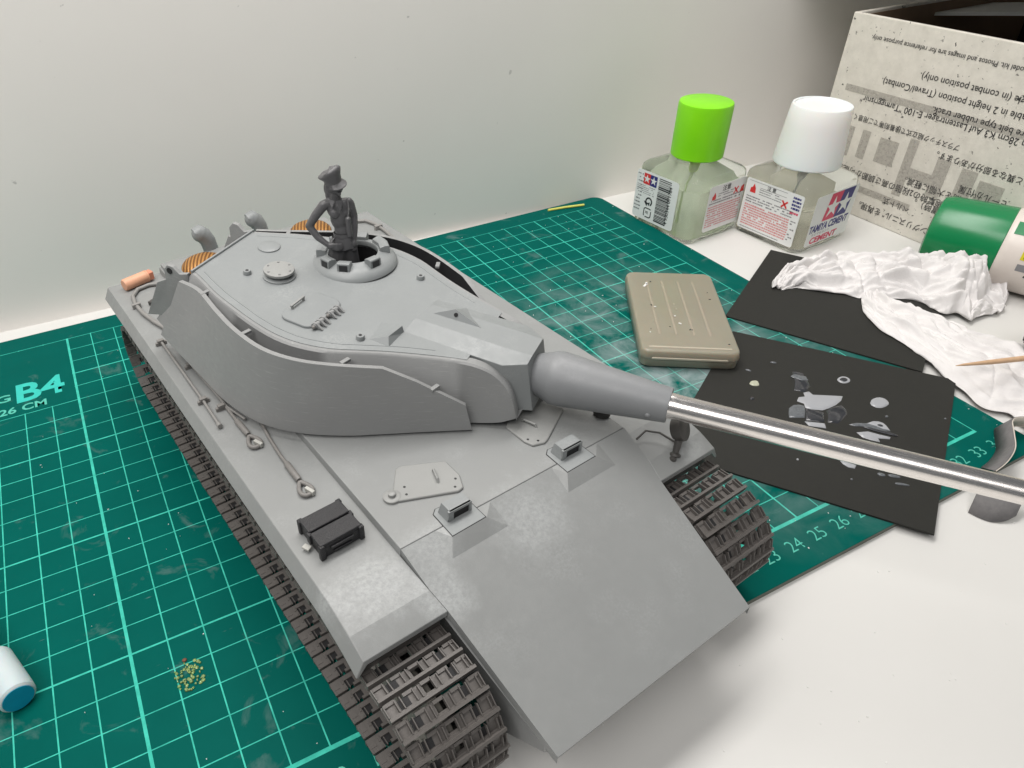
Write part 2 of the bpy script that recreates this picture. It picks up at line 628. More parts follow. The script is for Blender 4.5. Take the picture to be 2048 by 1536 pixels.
th = .28
for i in range(3):
    f0, f1 = FG[i], FG[i + 1]
    gl.add([P(-wid(f0), f0, gz(f0)), P(wid(f0), f0, gz(f0)), P(wid(f1), f1, gz(f1)), P(-wid(f1), f1, gz(f1))], [(0, 1, 2, 3)])
    for s_ in (-1, 1):
        gl.add([P(s_ * wid(f0), f0, gz(f0)), P(s_ * wid(f1), f1, gz(f1)), P(s_ * wid(f1), f1, gz(f1) - th), P(s_ * wid(f0), f0, gz(f0) - th)], [(0, 1, 2, 3)])
gl.add([P(-wid(5.43), 5.43, gz(5.43)), P(wid(5.43), 5.43, gz(5.43)), P(wid(5.43), 5.36, gz(5.43) - th), P(-wid(5.43), 5.36, gz(5.43) - th)], [(0, 1, 2, 3)])
gl.add([P(-3.68, FB, gz(FB) - th * 1.6), P(3.68, FB, gz(FB) - th * 1.6), P(wid(5.43), 5.36, gz(5.43) - th), P(-wid(5.43), 5.36, gz(5.43) - th)], [(0, 1, 2, 3)])
gl.build('glacis_plate', 'grey_hull', tank)
# fenders
for s_ in (-1, 1):
    b = MB()
    rs = []
    for f, z in ((FR, ZF), (.5, ZF), (1.47, gz(1.47)), (2.03, gz(2.03))):
        ai = {FR: 3.70, .5: 3.70, 1.47: 3.61, 2.03: 3.505}[f]
        sec = [(ai, z), (5.70, z), (5.92, z - .42), (5.86, z - .47), (5.62, z - .17), (ai, z - .17)]
        rs.append([P(s_ * a, f, zz) for a, zz in sec])
    b.rings(rs)
    b.build('fender', 'grey_hull', tank, bevel=.018)
# raised rear corner plates
for s_ in (-1, 1):
    b = MB()
    b.box(P(s_ * 1.9, -16.1, ZD + .05), (3.4, 1.7, .12))
    b.build('engine_deck_plate', 'grey_hull', tank, bevel=.02)


# access hatches on the bow deck
def hatch(poly, handle, holes, knob):
    o = MB()
    o.prism([(a, -f) for a, f in poly][::-1], ZD - .01, ZD + .075)
    h = o.build('access_hatch', 'hatch', tank, bevel=.03)
    (a0, f0), (a1, f1) = handle
    q = MB()
    d = (Vector((a1, -f1, 0)) - Vector((a0, -f0, 0))).normalized() * .05
    p0, p1 = Vector(P(a0, f0, ZD + .06)), Vector(P(a1, f1, ZD + .06))
    q.tube([p0, p0 + Vector((0, 0, .10)) + d, p1 + Vector((0, 0, .10)) - d, p1], .035, 8)
    q.build('grab_handle', 'hatch', h, smooth=40)
    for a, f in holes:
        q = MB(); q.lathe([(.035, 0), (.035, .012)], P(a, f, ZD + .068), n=10)
        q.build('bolt_hole', 'glass_dark', h)
    if knob:
        q = MB(); q.lathe([(.235, 0), (.235, .07), (.20, .09), (.10, .09), (.10, .17), (.07, .19)], P(*knob, ZD), n=24)
        q.build('pivot_boss', 'hatch', h, smooth=40)


hatch([(-3.02, -1.02), (-2.92, -.86), (-1.50, -.26), (-1.33, -.30), (-1.14, -.72), (-1.14, -1.36), (-2.2, -1.90), (-2.38, -1.86)],
      ((-1.61, -1.25), (-1.76, -.80)), [(-2.54, -1.18), (-2.64, -.93), (-1.32, -.66), (-1.50, -.43)], (-2.96, -1.10))
hatch([(1.02, -1.48), (1.04, -.72), (1.12, -.47), (1.46, -.36), (1.62, -.42), (2.85, -1.12), (2.5, -1.85), (1.3, -1.75)],
      ((1.53, -1.40), (1.68, -.96)), [(1.16, -.72), (1.35, -.52)], None)


# driver periscopes
def driver_periscope(ac):
    # fairing on the glacis, steeper than the plate around it
    b = MB()
    A_, B_ = P(ac - .54, .82, ZD + .006), P(ac + .50, .80, ZD + .006)
    C_, D_ = P(ac - .78, 1.15, gz(1.15) - .004), P(ac + .94, 1.13, gz(1.13) - .004)
    E_, F_ = P(ac + .90, FB + .01, gz(FB) - .004), P(ac - .74, FB + .01, gz(FB) - .004)
    b.add([A_, B_, C_, D_, E_, F_, P(ac - .54, FB + .01, ZD + .006), P(ac + .50, FB + .01, ZD + .006)], [(0, 1, 3, 2), (1, 4, 3), (0, 2, 5), (0, 6, 7, 1), (1, 7, 4), (0, 5, 6)])
    b.build('periscope_fairing', 'grey_hull', tank)
    outl = [(ac - .52, -.80), (ac + .48, -.78), (ac + .47, .08), (ac - .36, .14), (ac - .50, .02)]
    cxm = ac - .02
    b = MB()
    b.prism([(cxm + (x - cxm) * 1.035, -.34 + (y + .34) * 1.035) for x, y in outl], ZD - .04, ZD + .012)
    b.build('panel_gap', 'dark_in', tank)
    b = MB()
    b.prism(outl, ZD - .05, ZD + .022)
    o = b.build('periscope_plate', 'grey', tank, bevel=.008)
    b = MB()
    # hood: sloped left cheek, open slot towards the front
    x0, x1, y0, y1, h = ac - .30, ac + .34, -.40, -.03, .33
    z_ = ZD + .01
    T = [(x0, y0, z_ + h), (x1 - .02, y0, z_ + h), (x1 - .02, y1, z_ + h), (x0, y1, z_ + h)]
    B = [(x0 - .08, y0 + .01, z_), (x1, y0 + .01, z_), (x1, y1 + .05, z_), (x0 - .08, y1 + .05, z_)]
    b.add(B + T, [(4, 5, 6, 7), (0, 3, 7, 4), (3, 2, 6, 7), (0, 1, 2, 3)])
    b.add([T[1], T[2], B[2], B[1]], [(0, 1, 2, 3)])
    fr = [(x0 - .02, y0 + .001), (x0 + .12, y0), (x1 - .05, y0), (x1 - .01, y0)]
    # front: frame with a dark slot
    b.prism([(x0 - .05, y0 - .012), (x0 + .10, y0 - .012), (x0 + .10, y0 + .05), (x0 - .05, y0 + .05)], z_, z_ + h)
    b.prism([(x1 - .07, y0 - .012), (x1, y0 - .012), (x1, y0 + .05), (x1 - .07, y0 + .05)], z_, z_ + h)
    b.prism([(x0 + .10, y0 - .012), (x1 - .07, y0 - .012), (x1 - .07, y0 + .05), (x0 + .10, y0 + .05)], z_ + h - .07, z_ + h)
    b.build('periscope_hood', 'grey', o)
    b = MB(); b.box(((x0 + x1) / 2 + .015, y0 + .03, z_ + .13), (.44, .02, .26))
    b.build('vision_block', 'dark_in', o)


driver_periscope(-1.95)
driver_periscope(1.72)

# small lamp on the right bow, with its lead
b = MB()
b.lathe([(.02, -.20), (.30, -.17), (.36, .0), (.35, .12), (.28, .16), (.02, .15)], P(4.78, 1.42, 4.72), (.35, -.80, .45), 28)
b.lathe([(.16, 0), (.15, .06), (.085, .10), (.11, .45)], P(4.44, 1.66, 4.08), (.45, .25, .85), 16)
b.lathe([(.10, 0), (.08, .06)], P(4.30, 1.72, 4.08), (0, -.38, .92), 12)
hl = b.build('headlight', 'lamp', tank, smooth=40)
b = MB()
b.tube([P(4.56, 1.50, 4.40), P(4.36, 1.10, 4.56), P(4.08, .84, 4.60), P(3.75, .84, 4.46)], .03, 8)
b.build('lamp_lead', 'lamp', hl, smooth=60)
# periscope stub near the barrel
b = MB(); b.lathe([(.24, 0), (.24, .12), (.19, .22), (.08, .25)], P(3.62, -.38, ZD), n=20)
b.build('bow_vent', 'lamp', tank, smooth=45)


def loop_end(o, c, d, big=.26):
    """tow cable eye: teardrop loop lying flat"""
    c = Vector(c)
    d = Vector(d).normalized()
    n_ = Vector((-d.y, d.x, 0))
    pts = []
    for i in range(21):
        a = math.pi * 2 * i / 20
        x = (1 - math.cos(a)) / 2
        y = math.sin(a) * (.32 + .68 * x)
        pts.append(c + d * (x * big * 2.1) + n_ * (y * big * .85))
    o.tube(pts, .062, 8, False)


for spine, eye in (
    ([(-4.80, -10.4), (-4.86, -9.0), (-4.88, -7.6), (-4.88, -6.5), (-4.86, -5.75)], (-4.86, -5.62)),
    ([(-3.95, -7.6), (-4.12, -6.8), (-4.33, -6.07), (-4.44, -5.2), (-4.50, -4.36), (-4.52, -3.25)], (-4.53, -3.12)),
):
    b = MB()
    b.tube([P(a, f, ZF + .08) for a, f in spine], .05, 8)
    d = Vector(P(*spine[-1], 0)) - Vector(P(*spine[-2], 0))
    n0 = Vector(P(*spine[-1], ZF + .085))
    dn = d.normalized()
    b.tube([n0 - dn * .75, n0 - dn * .7, n0, n0 + dn * .06], [.05, .092, .092, .07], 10)
    loop_end(b, P(*eye, ZF + .075), d)
    c = b.build('tow_cable', 'cable', tank, smooth=50)
    b = MB()
    e = Vector(P(*eye, 0)) + dn * .46
    b.box((e.x + .06, e.y, ZF + .10), (.10, .30, .14), math.atan2(dn.y, dn.x) + 1.9)
    b.build('cable_bracket', 'bracket', c, bevel=.015)

# rear cable loop on the left fender
b = MB()
lp = [(-3.9, -15.85), (-4.4, -16.05), (-4.85, -15.95), (-5.15, -15.55), (-5.25, -14.9), (-5.22, -14.1), (-5.08, -13.3), (-4.9, -12.6), (-4.7, -11.9)]
b.tube([P(a, f, ZF + .09) for a, f in lp], .075, 8)
b.build('tow_cable', 'rod', tank, smooth=60)
b = MB(); b.box(P(-5.25, -14.75, ZF + .09), (.30, .12, .2))
b.build('cable_clamp', 'rod', tank, bevel=.015)
b = MB(); b.box(P(-4.6, -14.75, ZF + .08), (.5, .14, .16), .5); b.box(P(-4.55, -14.55, ZF + .05), (.12, .5, .12), .2)
b.build('tool_clamp', 'lamp', tank, bevel=.015)
# cable on the right rear fender
b = MB()
b.tube([P(4.1, -15.9, ZF + .09), P(4.6, -16.2, ZF + .1), P(5.05, -15.95, ZF + .1), P(5.2, -15.4, ZF + .1), P(5.2, -14.6, ZF + .09), P(5.0, -13.0, ZF + .08)], .07, 8)
b.build('tow_cable', 'rod', tank, smooth=60)
b = MB(); b.box(P(5.15, -15.05, ZF + .1), (.34, .16, .2))
b.build('cable_clamp', 'rod', tank, bevel=.015)

# cleaning rods in clamps
for pts, cl in (([(-5.30, -11.95), (-5.33, -7.9), (-5.37, -6.62)], (-11.85, -7.95)),
                ([(-4.98, -10.9), (-4.94, -9.2), (-4.86, -7.2), (-4.66, -6.35)], (-9.95, -7.32))):
    b = MB()
    b.tube([P(a, f, ZF + .11) for a, f in pts], .045, 8)
    if cl[0] < -11:
        b.lathe([(.075, 0), (.075, .14)], P(-5.37, -6.62, ZF + .11), (0, -1, 0), 10)
    o = b.build('cleaning_rod', 'rod', tank, smooth=50)
    for f in cl:
        q = MB()
        q.box(P(pts[0][0] - .02, f, ZF + .06), (.36, .10, .12))
        q.box(P(pts[0][0] - .02, f, ZF + .15), (.22, .14, .10))
        q.build('rod_clamp', 'cable', o, bevel=.012)

# engine deck: two mesh domes and two exhaust elbows
for a, f in ((-2.25, -15.75), (2.42, -15.95)):
    b = MB(); b.lathe([(.98, 0), (.98, .10), (.90, .14)], P(a, f, ZD), n=36)
    o = b.build('fan_housing', 'grey', tank, smooth=40)
    b = MB(); b.lathe([(.88, .12), (.85, .2), (.74, .32), (.55, .42), (.3, .48), (.02, .50)], P(a, f, ZD), n=36)
    b.build('mesh_dome', 'mesh', o, smooth=60)
for a in (-1.62, .62):
    b = MB()
    b.tube([P(a + .16, -17.15, 4.0), P(a + .14, -17.15, 4.7), P(a + .08, -17.12, 5.05), P(a - .05, -17.1, 5.32), P(a - .24, -17.1, 5.50), P(a - .38, -17.1, 5.46)],
           [.30, .30, .31, .33, .31, .24], 18)
    b.ball(P(a - .16, -17.1, 5.42), .33, 16, 11)
    b.build('exhaust_pipe', 'grey', tank, smooth=70)
b = MB(); b.box(P(0, -17.0, 3.4), (7.2, .18, 2.0))
b.build('rear_plate', 'side', tank, bevel=.03)

# ---- running gear
PITCH = .46
TW = 2.2


def path():
    """closed track path in (f,z), anticlockwise seen from the left"""
    pts = []
    cf, cz, rr = 2.75, 1.72, 1.55
    rf, rzz, r2 = -15.35, 1.72, 1.45
    for i in range(33):
        a = R(-90 + 180 * i / 32)
        pts.append((cf + rr * math.cos(a), cz + rr * math.sin(a)))
    for i in range(1, 40):
        s = i / 40
        pts.append((cf + (rf - cf) * s, cz + rr + (r2 - rr) * s - .18 * math.sin(math.pi * s)))
    for i in range(33):
        a = R(90 + 180 * i / 32)
        pts.append((rf + r2 * math.cos(a), rzz + r2 * math.sin(a)))
    # ground run
    pts += [(-13.9, .17), (-8, .17), (-2, .17), (1.5, .17)]
    return pts


lk = MB()                # x across, y along the track, z outward; origin on the hinge line
lk.box((0, -.14, .075), (TW, .075, .16))                       # main cleat
lk.box((0, -.085, .06), (TW * .97, .04, .05))
for x, w_ in ((-.93, .36), (-.31, .38), (.31, .38), (.93, .36)):
    lk.box((x, .055, -.005), (w_, .36, .04))
for x in (-1.07, -.80, -.68, -.34, -.22, .12, .28, .52, .70, .96, 1.07):
    lk.box((x + random.uniform(-.015, .015), .065, .06), (.026, .28, .125))
for x in (-.93, -.45, 0.0, .45, .93):
    lk.box((x, .205, .0), (.26, .08, .11))
for x in (-.62, 0, .62):
    lk.box((x, -.09, .0), (.26, .12, .06))
lk.box((-.80, -.02, -.03), (.05, .14, .03))
lk.box((.80, -.02, -.03), (.05, .14, .03))
lk.box((.20, .02, -.10), (.06, .16, .22))                     # guide horn
lk.box((-.20, .02, -.10), (.06, .16, .22))
lk.box((-1.0, .02, -.022), (.16, .16, .03))
lk.box((1.0, .02, -.022), (.16, .16, .03))
lk.cur = 1
for x in (-.62, .62):
    lk.box((x, .06, .03), (.25, .22, .012))
link_me = lk.mesh('track_link', ('track', 'dark_in'))
whm = MB()
whm.lathe([(1.18, -.30), (1.22, -.24), (1.22, -.06), (1.16, -.02), (.95, .0), (.85, -.10), (.42, -.10), (.36, .04), (.26, .10), (.02, .10)], (0, 0, 0), (1, 0, 0), 40)
wheel_me = whm.mesh('road_wheel', 'wheel', 35)
pp = path()
cum = [0]
for i in range(len(pp)):
    p0, p1 = pp[i], pp[(i + 1) % len(pp)]
    cum.append(cum[-1] + math.hypot(p1[0] - p0[0], p1[1] - p0[1]))
NL = round(cum[-1] / PITCH)


def at(d):
    d %= cum[-1]
    k = 0
    while cum[k + 1] < d:
        k += 1
    p0, p1 = pp[k], pp[(k + 1) % len(pp)]
    s = (d - cum[k]) / (cum[k + 1] - cum[k])
    return Vector((p0[0] + (p1[0] - p0[0]) * s, p0[1] + (p1[1] - p0[1]) * s))


for s_ in (-1, 1):
    tr = bpy.data.objects.new('track', None)
    COL.objects.link(tr)
    tr.parent = tank
    ac = s_ * 4.68
    for i in range(NL):
        d = i * cum[-1] / NL
        p, q0, q1 = at(d), at(d - .12), at(d + .12)
        tv = (q1 - q0).normalized()                       # forward along the path in (f,z)
        out = Vector((tv[1], -tv[0]))                     # outward normal
        o = bpy.data.objects.new('track_link', link_me)
        COL.objects.link(o)
        o.parent = tr
        Y = Vector((0, -tv[0], tv[1]))
        Z = Vector((0, -out[0], out[1]))
        X = Y.cross(Z)
        mm = Matrix((X, Y, Z)).transposed().to_4x4()
        mm.translation = Vector(P(ac, p[0], p[1])) + Vector((random.uniform(-.008, .008), 0, random.uniform(-.006, .006)))
        o.matrix_local = mm
    for i in range(8):
        o = bpy.data.objects.new('road_wheel', wheel_me)
        COL.objects.link(o)
        o.parent = tank
        o.location = P(s_ * (5.0 if i % 2 else 4.72), -13.4 + i * 2.02, 1.42)
        o.rotation_euler = (0, 0, 0 if s_ > 0 else math.pi)
    for f, rr in ((2.75, 1.12), (-15.35, 1.05)):
        o = bpy.data.objects.new('end_wheel', wheel_me)
        COL.objects.link(o)
        o.parent = tank
        o.location = P(s_ * 4.9, f, 1.72)
        o.scale = (1, rr, rr)
        o.rotation_euler = (0, 0, 0 if s_ > 0 else math.pi)

# ------------------------------------------------------------------ turret
TH = R(30)
R0 = 2.9
# turret-local: x = right, y = towards turret rear (t = -y), z = up


def Q(r, t, z):
    return (r, -t, z)


def zr(t):
    return 7.10 - .10 * (t + 6.5)


SH = []   # stations: roof edge (r,t), lower edge (r,t,z)
top = [(1.48, -10.82), (1.72, -10.3), (2.12, -9.5), (2.46, -8.6), (2.76, -7.7), (2.95, -6.85), (2.95, -6.1), (2.76, -5.3), (2.42, -4.6), (2.08, -3.9), (1.66, -2.85), (1.36, -1.95)]
bot = [(1.75, -12.6, 5.6), (2.0, -11.9, 5.35), (2.35, -10.7, 5.0), (2.75, -9.4, 4.8), (3.05, -8.2, 4.74), (3.25, -7.0, 4.74), (3.25, -6.0, 4.74), (3.1, -5.1, 4.74), (2.85, -4.3, 4.74), (2.5, -3.5, 4.74), (2.0, -2.5, 4.74), (1.62, -1.8, 4.76)]
cheek_t = [(1.24, -1.38, 6.50), (1.17, -1.02, 6.25), (1.17, -.74, 5.92), (1.20, -.56, 5.5), (1.24, -.46, 5.12)]
cheek_b = [(1.50, -1.45, 4.78), (1.42, -1.15, 4.82), (1.36, -.9, 4.88), (1.30, -.68, 4.98), (1.25, -.47, 5.08)]
tl = [(r, t, zr(t)) for r, t in top] + cheek_t
bl = bot + cheek_b


# smooth the plan a little by Catmull-Rom
def crom(pts, k=3):
    out = []
    n = len(pts)
    for i in range(n - 1):
        p = [Vector(pts[max(0, min(n - 1, i + j))]) for j in (-1, 0, 1, 2)]
        for s in range(k):
            u = s / k
            out.append(.5 * ((2 * p[1]) + (-p[0] + p[2]) * u + (2 * p[0] - 5 * p[1] + 4 * p[2] - p[3]) * u * u + (-p[0] + 3 * p[1] - 3 * p[2] + p[3]) * u ** 3))
    out.append(Vector(pts[-1]))
    return out


tlc, blc = crom(tl), crom(bl)
NROOF = 3 * (len(top) - 1) + 1
b = MB()
for s_ in (-1, 1):
    b.rings([[Q(s_ * p.x, p.y, p.z) for p in blc], [Q(s_ * (p.x + .10), p.y, p.z - .05) for p in tlc],
             [Q(s_ * (p.x + .04), p.y, p.z) for p in tlc], [Q(s_ * (p.x - .20), p.y - .05, p.z - .004) for p in tlc]], closed=False)
# rear face
b.add([Q(-1.52, -10.82, zr(-10.82)), Q(1.52, -10.82, zr(-10.82)), Q(1.75, -12.6, 5.6), Q(-1.75, -12.6, 5.6)], [(0, 1, 2, 3)])
b.add([Q(-1.75, -12.6, 5.6), Q(1.75, -12.6, 5.6), Q(2.6, -10.2, 4.75), Q(-2.6, -10.2, 4.75)], [(0, 1, 2, 3)])
b.add([Q(-s_ * p.x, p.y, p.z) for s_ in (-1,) for p in blc] + [Q(-p.x, p.y, p.z) for p in blc[::-1]], [tuple(range(2 * len(blc)))])
turret = b.build('turret', 'side', tank, loc=(R0 * math.cos(TH), R0 * math.sin(TH), 0), rz=TH, smooth=40)

# roof sheet with the cupola opening
CU = (1.64, -7.08)
bm = bmesh.new()
outer = [(-(p.x - .06), p.y) for p in tlc[:NROOF]] + [((p.x - .06), p.y) for p in tlc[:NROOF]][::-1]
cir = [(CU[0] + .86 * math.cos(2 * math.pi * i / 40), CU[1] + .86 * math.sin(2 * math.pi * i / 40)) for i in range(40)]
for ring in (outer, cir):
    vs = [bm.verts.new(Q(r, t, zr(t) + .015)) for r, t in ring]
    for i in range(len(vs)):
        bm.edges.new((vs[i], vs[(i + 1) % len(vs)]))
bmesh.ops.triangle_fill(bm, use_beauty=True, use_dissolve=False, edges=bm.edges[:])
bmesh.ops.recalc_face_normals(bm, faces=bm.faces)
if sum(f.normal.z for f in bm.faces) < 0:
    bmesh.ops.reverse_faces(bm, faces=bm.faces)
ex = bmesh.ops.extrude_face_region(bm, geom=bm.faces[:])
for e in ex['geom']:
    if isinstance(e, bmesh.types.BMVert):
        e.co.z -= .08
bmesh.ops.recalc_face_normals(bm, faces=bm.faces)
me = bpy.data.meshes.new('roof')
bm.to_mesh(me)
bm.free()
me.materials.append(M['grey'])
link('roof', me, turret)
# weld bead just inside the rim
for s_ in (-1, 1):
    b = MB()
    b.tube([Q(s_ * (p.x - .30 - .02 * noise.noise(p * 2)), p.y, zr(p.y) + .012) for p in tlc[2:NROOF - 3]], .018, 5)
    b.build('weld_bead', 'grey', turret, smooth=60)
b = MB(); b.box(Q(0, -10.80, zr(-10.8) + .03), (3.1, .07, .10))
b.build('rear_rim', 'grey', turret, bevel=.015)
# lifting ears behind the roof
for s_ in (-1, 1):
    b = MB()
    pr_ = [(-10.9, 7.52), (-11.2, 7.45), (-11.42, 7.66), (-11.62, 7.68), (-11.8, 7.5), (-11.82, 7.15), (-12.05, 7.08), (-12.85, 5.75), (-11.5, 5.9), (-10.9, 6.8)]
    b.rings([[Q(s_ * (x + (.16 if t < -12 else 0) * 1), t, z) for t, z in pr_] for x in (1.52, 1.66)])
    o = b.build('lifting_ear', 'side', turret, bevel=.015)
    b = MB(); b.lathe([(.10, 0), (.10, .02)], Q(s_ * 1.665, -11.56, 7.50), (s_, 0, 0), 16)
    b.build('ear_hole', 'dark_in', o)

# spaced armour
pt = [(1.95, -11.0, 7.40), (2.20, -10.1, 7.42), (2.76, -9.1, 7.34), (3.32, -8.0, 7.26), (3.66, -6.85, 7.14), (3.62, -5.8, 7.04), (3.30, -4.85, 6.94), (2.74, -3.72, 6.80), (2.36, -2.95, 6.34), (1.86, -1.74, 5.56)]
pb = [(2.10, -12.2, 5.30), (2.48, -11.2, 5.08), (2.95, -10.0, 4.86), (3.52, -8.7, 4.74), (3.92, -7.2, 4.72), (3.84, -5.9, 4.72), (3.46, -4.75, 4.72), (2.98, -3.8, 4.72), (2.52, -2.95, 4.72), (1.80, -1.58, 4.72)]
ptc, pbc = crom(pt[:8], 4)[:-1] + [Vector(p) for p in pt[7:]], crom(pb[:8], 4)[:-1] + [Vector(p) for p in pb[7:]]
for s_ in (-1, 1):
    b = MB()
    nn = []
    for i in range(len(pbc)):
        d = pbc[min(i + 1, len(pbc) - 1)] - pbc[max(i - 1, 0)]
        nn.append(Vector((-d.y, d.x, 0)).normalized() * -1)
    thk = .13
    r1 = [Q(s_ * p.x, p.y, p.z) for p in pbc]
    r2 = [Q(s_ * p.x, p.y, p.z) for p in ptc]
    r3 = [Q(s_ * (p.x - n.x * thk), p.y - n.y * thk, p.z) for p, n in zip(ptc, nn)]
    r4 = [Q(s_ * (p.x - n.x * thk), p.y - n.y * thk, p.z) for p, n in zip(pbc, nn)]
    b.rings([r4, r1, r2, r3], closed=False)
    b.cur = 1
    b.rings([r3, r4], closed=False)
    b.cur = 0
    for i in (0, len(r1) - 1):
        b.add([r1[i], r2[i], r3[i], r4[i]], [(0, 1, 2, 3)])
    bmat = b.build('spaced_armour_plate', ('side', 'plate_black'), turret, smooth=35)  # inner faces of the plates near-black, outer faces grey
    for (r, t) in ((2.35, -9.85), (3.35, -7.7), (3.1, -4.75), (2.28, -2.55)):
        zz = zr(t) - .12 if t > -9 else 7.33
        if t == -2.55:
            zz = 6.02
        q = MB(); q.box(Q(s_ * (r - .20), t, zz + .05), (.30, .13, .08), .3 * s_)
        q.build('spacer', 'side', bmat, bevel=.01)

# cupola
b = MB()
zc = zr(CU[1])
b.lathe([(1.38, -.06), (1.35, .04), (1.26, .13), (1.14, .21), (1.0, .26), (.92, .28), (.86, .31), (.79, .32), (.77, .29), (.77, .16), (.83, .14), (.84, -.3)], Q(CU[0], CU[1], zc), n=48, cap0=False, cap1=False)
cup = b.build('cupola', 'grey', turret, smooth=50)
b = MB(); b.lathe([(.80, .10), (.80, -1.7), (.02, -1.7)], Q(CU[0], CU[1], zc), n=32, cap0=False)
b.build('cupola_well', 'dark_in', cup)
for ang in (-160, -112, -62, -14, 30, 52, 112, 165):
    a = R(ang)
    mx = Matrix.Translation(Q(CU[0] + .96 * math.cos(a), CU[1] + .96 * math.sin(a), zc)) @ Matrix.Rotation(-a, 4, 'Z')
    b = MB(); b.xf = mx
    # sloped hood: x outward
    pr_ = [(-.16, .25), (-.13, .42), (.02, .47), (.13, .47), (.17, .44), (.18, .10)]
    b.rings([[(x, y, z) for x, z in pr_] for y in (-.20, .20)])
    h = b.build('vision_hood', 'grey', cup, bevel=.015)
    b = MB(); b.xf = mx; b.box((.178, 0, .30), (.014, .26, .20))
    b.build('vision_block', 'glass_dark', h)
for ang in (-95, 45):
    a = R(ang)
    b = MB(); b.lathe([(.05, .26), (.05, .36), (.03, .39)], Q(CU[0] + .9 * math.cos(a), CU[1] + .9 * math.sin(a), zc), n=10)
    b.build('cupola_stud', 'grey', cup, smooth=40)

# roof fittings
NRM = Vector((0, -.10, 1)).normalized()


def fit(name, prof, r, t, mat='grey', n=28, parent=None, dz=0):
    o = MB(); o.lathe(prof, Q(r, t, zr(t) + .012 + dz), (0, -.0995, .995), n)
    return o.build(name, mat, parent or turret, smooth=40)


fit('blanking_disc', [(.36, -.02), (.36, .04), (.32, .065), (.02, .07)], .92, -9.76)
v = fit('ventilator_base', [(.50, -.02), (.50, .05), (.44, .08), (.36, .08), (.36, .16), (.02, .16)], -.36, -8.5)
vc = fit('ventilator_cap', [(.40, .15), (.45, .17), (.47, .21), (.46, .255), (.40, .27), (.02, .275)], -.36, -8.5, 'hatch', 36, v)
for i in range(6):
    a = 2 * math.pi * i / 6 + .4
    fit('cap_bolt', [(.035, .27), (.035, .292)], -.36 + .36 * math.cos(a), -8.5 + .36 * math.sin(a), 'side', 8, v)
for r, t in ((-.75, -9.38), (1.74, -4.80), (-1.92, -4.84)):
    o = fit('lifting_boss', [(.125, -.02), (.125, .08), (.105, .125), (.02, .125)], r, t)
    fit('boss_hole', [(.05, .12), (.05, .13)], r, t, 'glass_dark', 10, o)

# loader's hatch
b = MB()
HC = (-1.45, -6.68)
sl = lambda x, y: zr(-y)
poly = rrect(1.62, 1.14, .30, 6)
rot = lambda x, y, a=-.06: (HC[0] + x * math.cos(a) - y * math.sin(a), -HC[1] + x * math.sin(a) + y * math.cos(a))
pl2 = [rot(x, y) for x, y in poly]
b.prism(pl2, lambda x, y: zr(-y) - .03, lambda x, y: zr(-y) + .095)
ht = b.build('loader_hatch', 'grey', turret, bevel=.03)
b = MB()
for dx in (-.26, .26):
    x, y = rot(-.05 + dx, .42)
    b.box((x, y, zr(-y) + .13), (.05, .07, .12))
x, y = rot(-.05, .42)
b.box((x, y, zr(-y) + .20), (.62, .07, .05), -.06)
b.build('hatch_handle', 'hatch', ht, bevel=.01)
for dx in (-.46, .22):
    b = MB()
    x, y = rot(dx, -.60)
    b.lathe([(.075, -.24), (.075, .24)], (x, y, zr(-y) + .10), (1, -.06, 0), 14)
    for k in (-.17, .02, .2):
        xx, yy = rot(dx + k, -.60)
        b.rings([[(xx + q_, yy + .20, zr(-yy) + .05), (xx + q_, yy + .05, zr(-yy) + .19), (xx + q_, yy - .05, zr(-yy) + .19), (xx + q_, yy - .22, zr(-yy) + .04)] for q_ in (-.035, .035)])
    b.build('hatch_hinge', 'side', ht, smooth=40)
    b = MB(); x, y = rot(dx - .26, -.60); b.ball((x, y, zr(-y) + .10), .06, 10, 7)
    b.build('hinge_pin', 'cable', ht, smooth=60)

# raised corner step in the roof, then the gun mount cover
b = MB()
z0 = zr(-4.1)
vs = [Q(-1.80, -4.62, zr(-4.6) + .02), Q(-1.66, -4.10, z0 + .20), Q(-1.04, -4.00, z0 + .20), Q(-.95, -4.7, zr(-4.7) + .02),
      Q(-1.90, -3.98, z0 - .03), Q(-1.02, -3.96, z0 - .03), Q(-1.82, -4.62, z0 - .05), Q(-.93, -4.7, z0 - .05)]
b.add(vs, [(0, 1, 2, 3), (0, 6, 4, 1), (1, 4, 5, 2), (2, 5, 7, 3), (4, 6, 7, 5), (0, 3, 7, 6)])
b.build('roof_step', 'grey', turret)
b = MB()
plan = [(-1.03, -3.98), (-1.06, -1.04), (-.68, -.46), (.68, -.46), (1.06, -1.04), (.95, -3.86)]
inn = [(-.42, -3.92), (-.44, -1.1), (-.40, -.42), (.46, -.42), (.50, -1.1), (.45, -3.82)]
zt = lambda t: zr(t) + .01
lo = [Q(r, t, 5.02 if t > -1.5 else 6.2) for r, t in plan]
lo[1] = Q(-1.0, -1.0, 5.05); lo[4] = Q(1.0, -1.0, 5.05); lo[2] = Q(-.70, -.22, 5.02); lo[3] = Q(.70, -.22, 5.02)
mid = [Q(r, t, zt(t)) for r, t in plan]
hi = [Q(r, t, zt(t) + .13) for r, t in inn]
b.rings([lo, mid, hi])
mant = b.build('mantlet', 'grey', turret, bevel=.012)
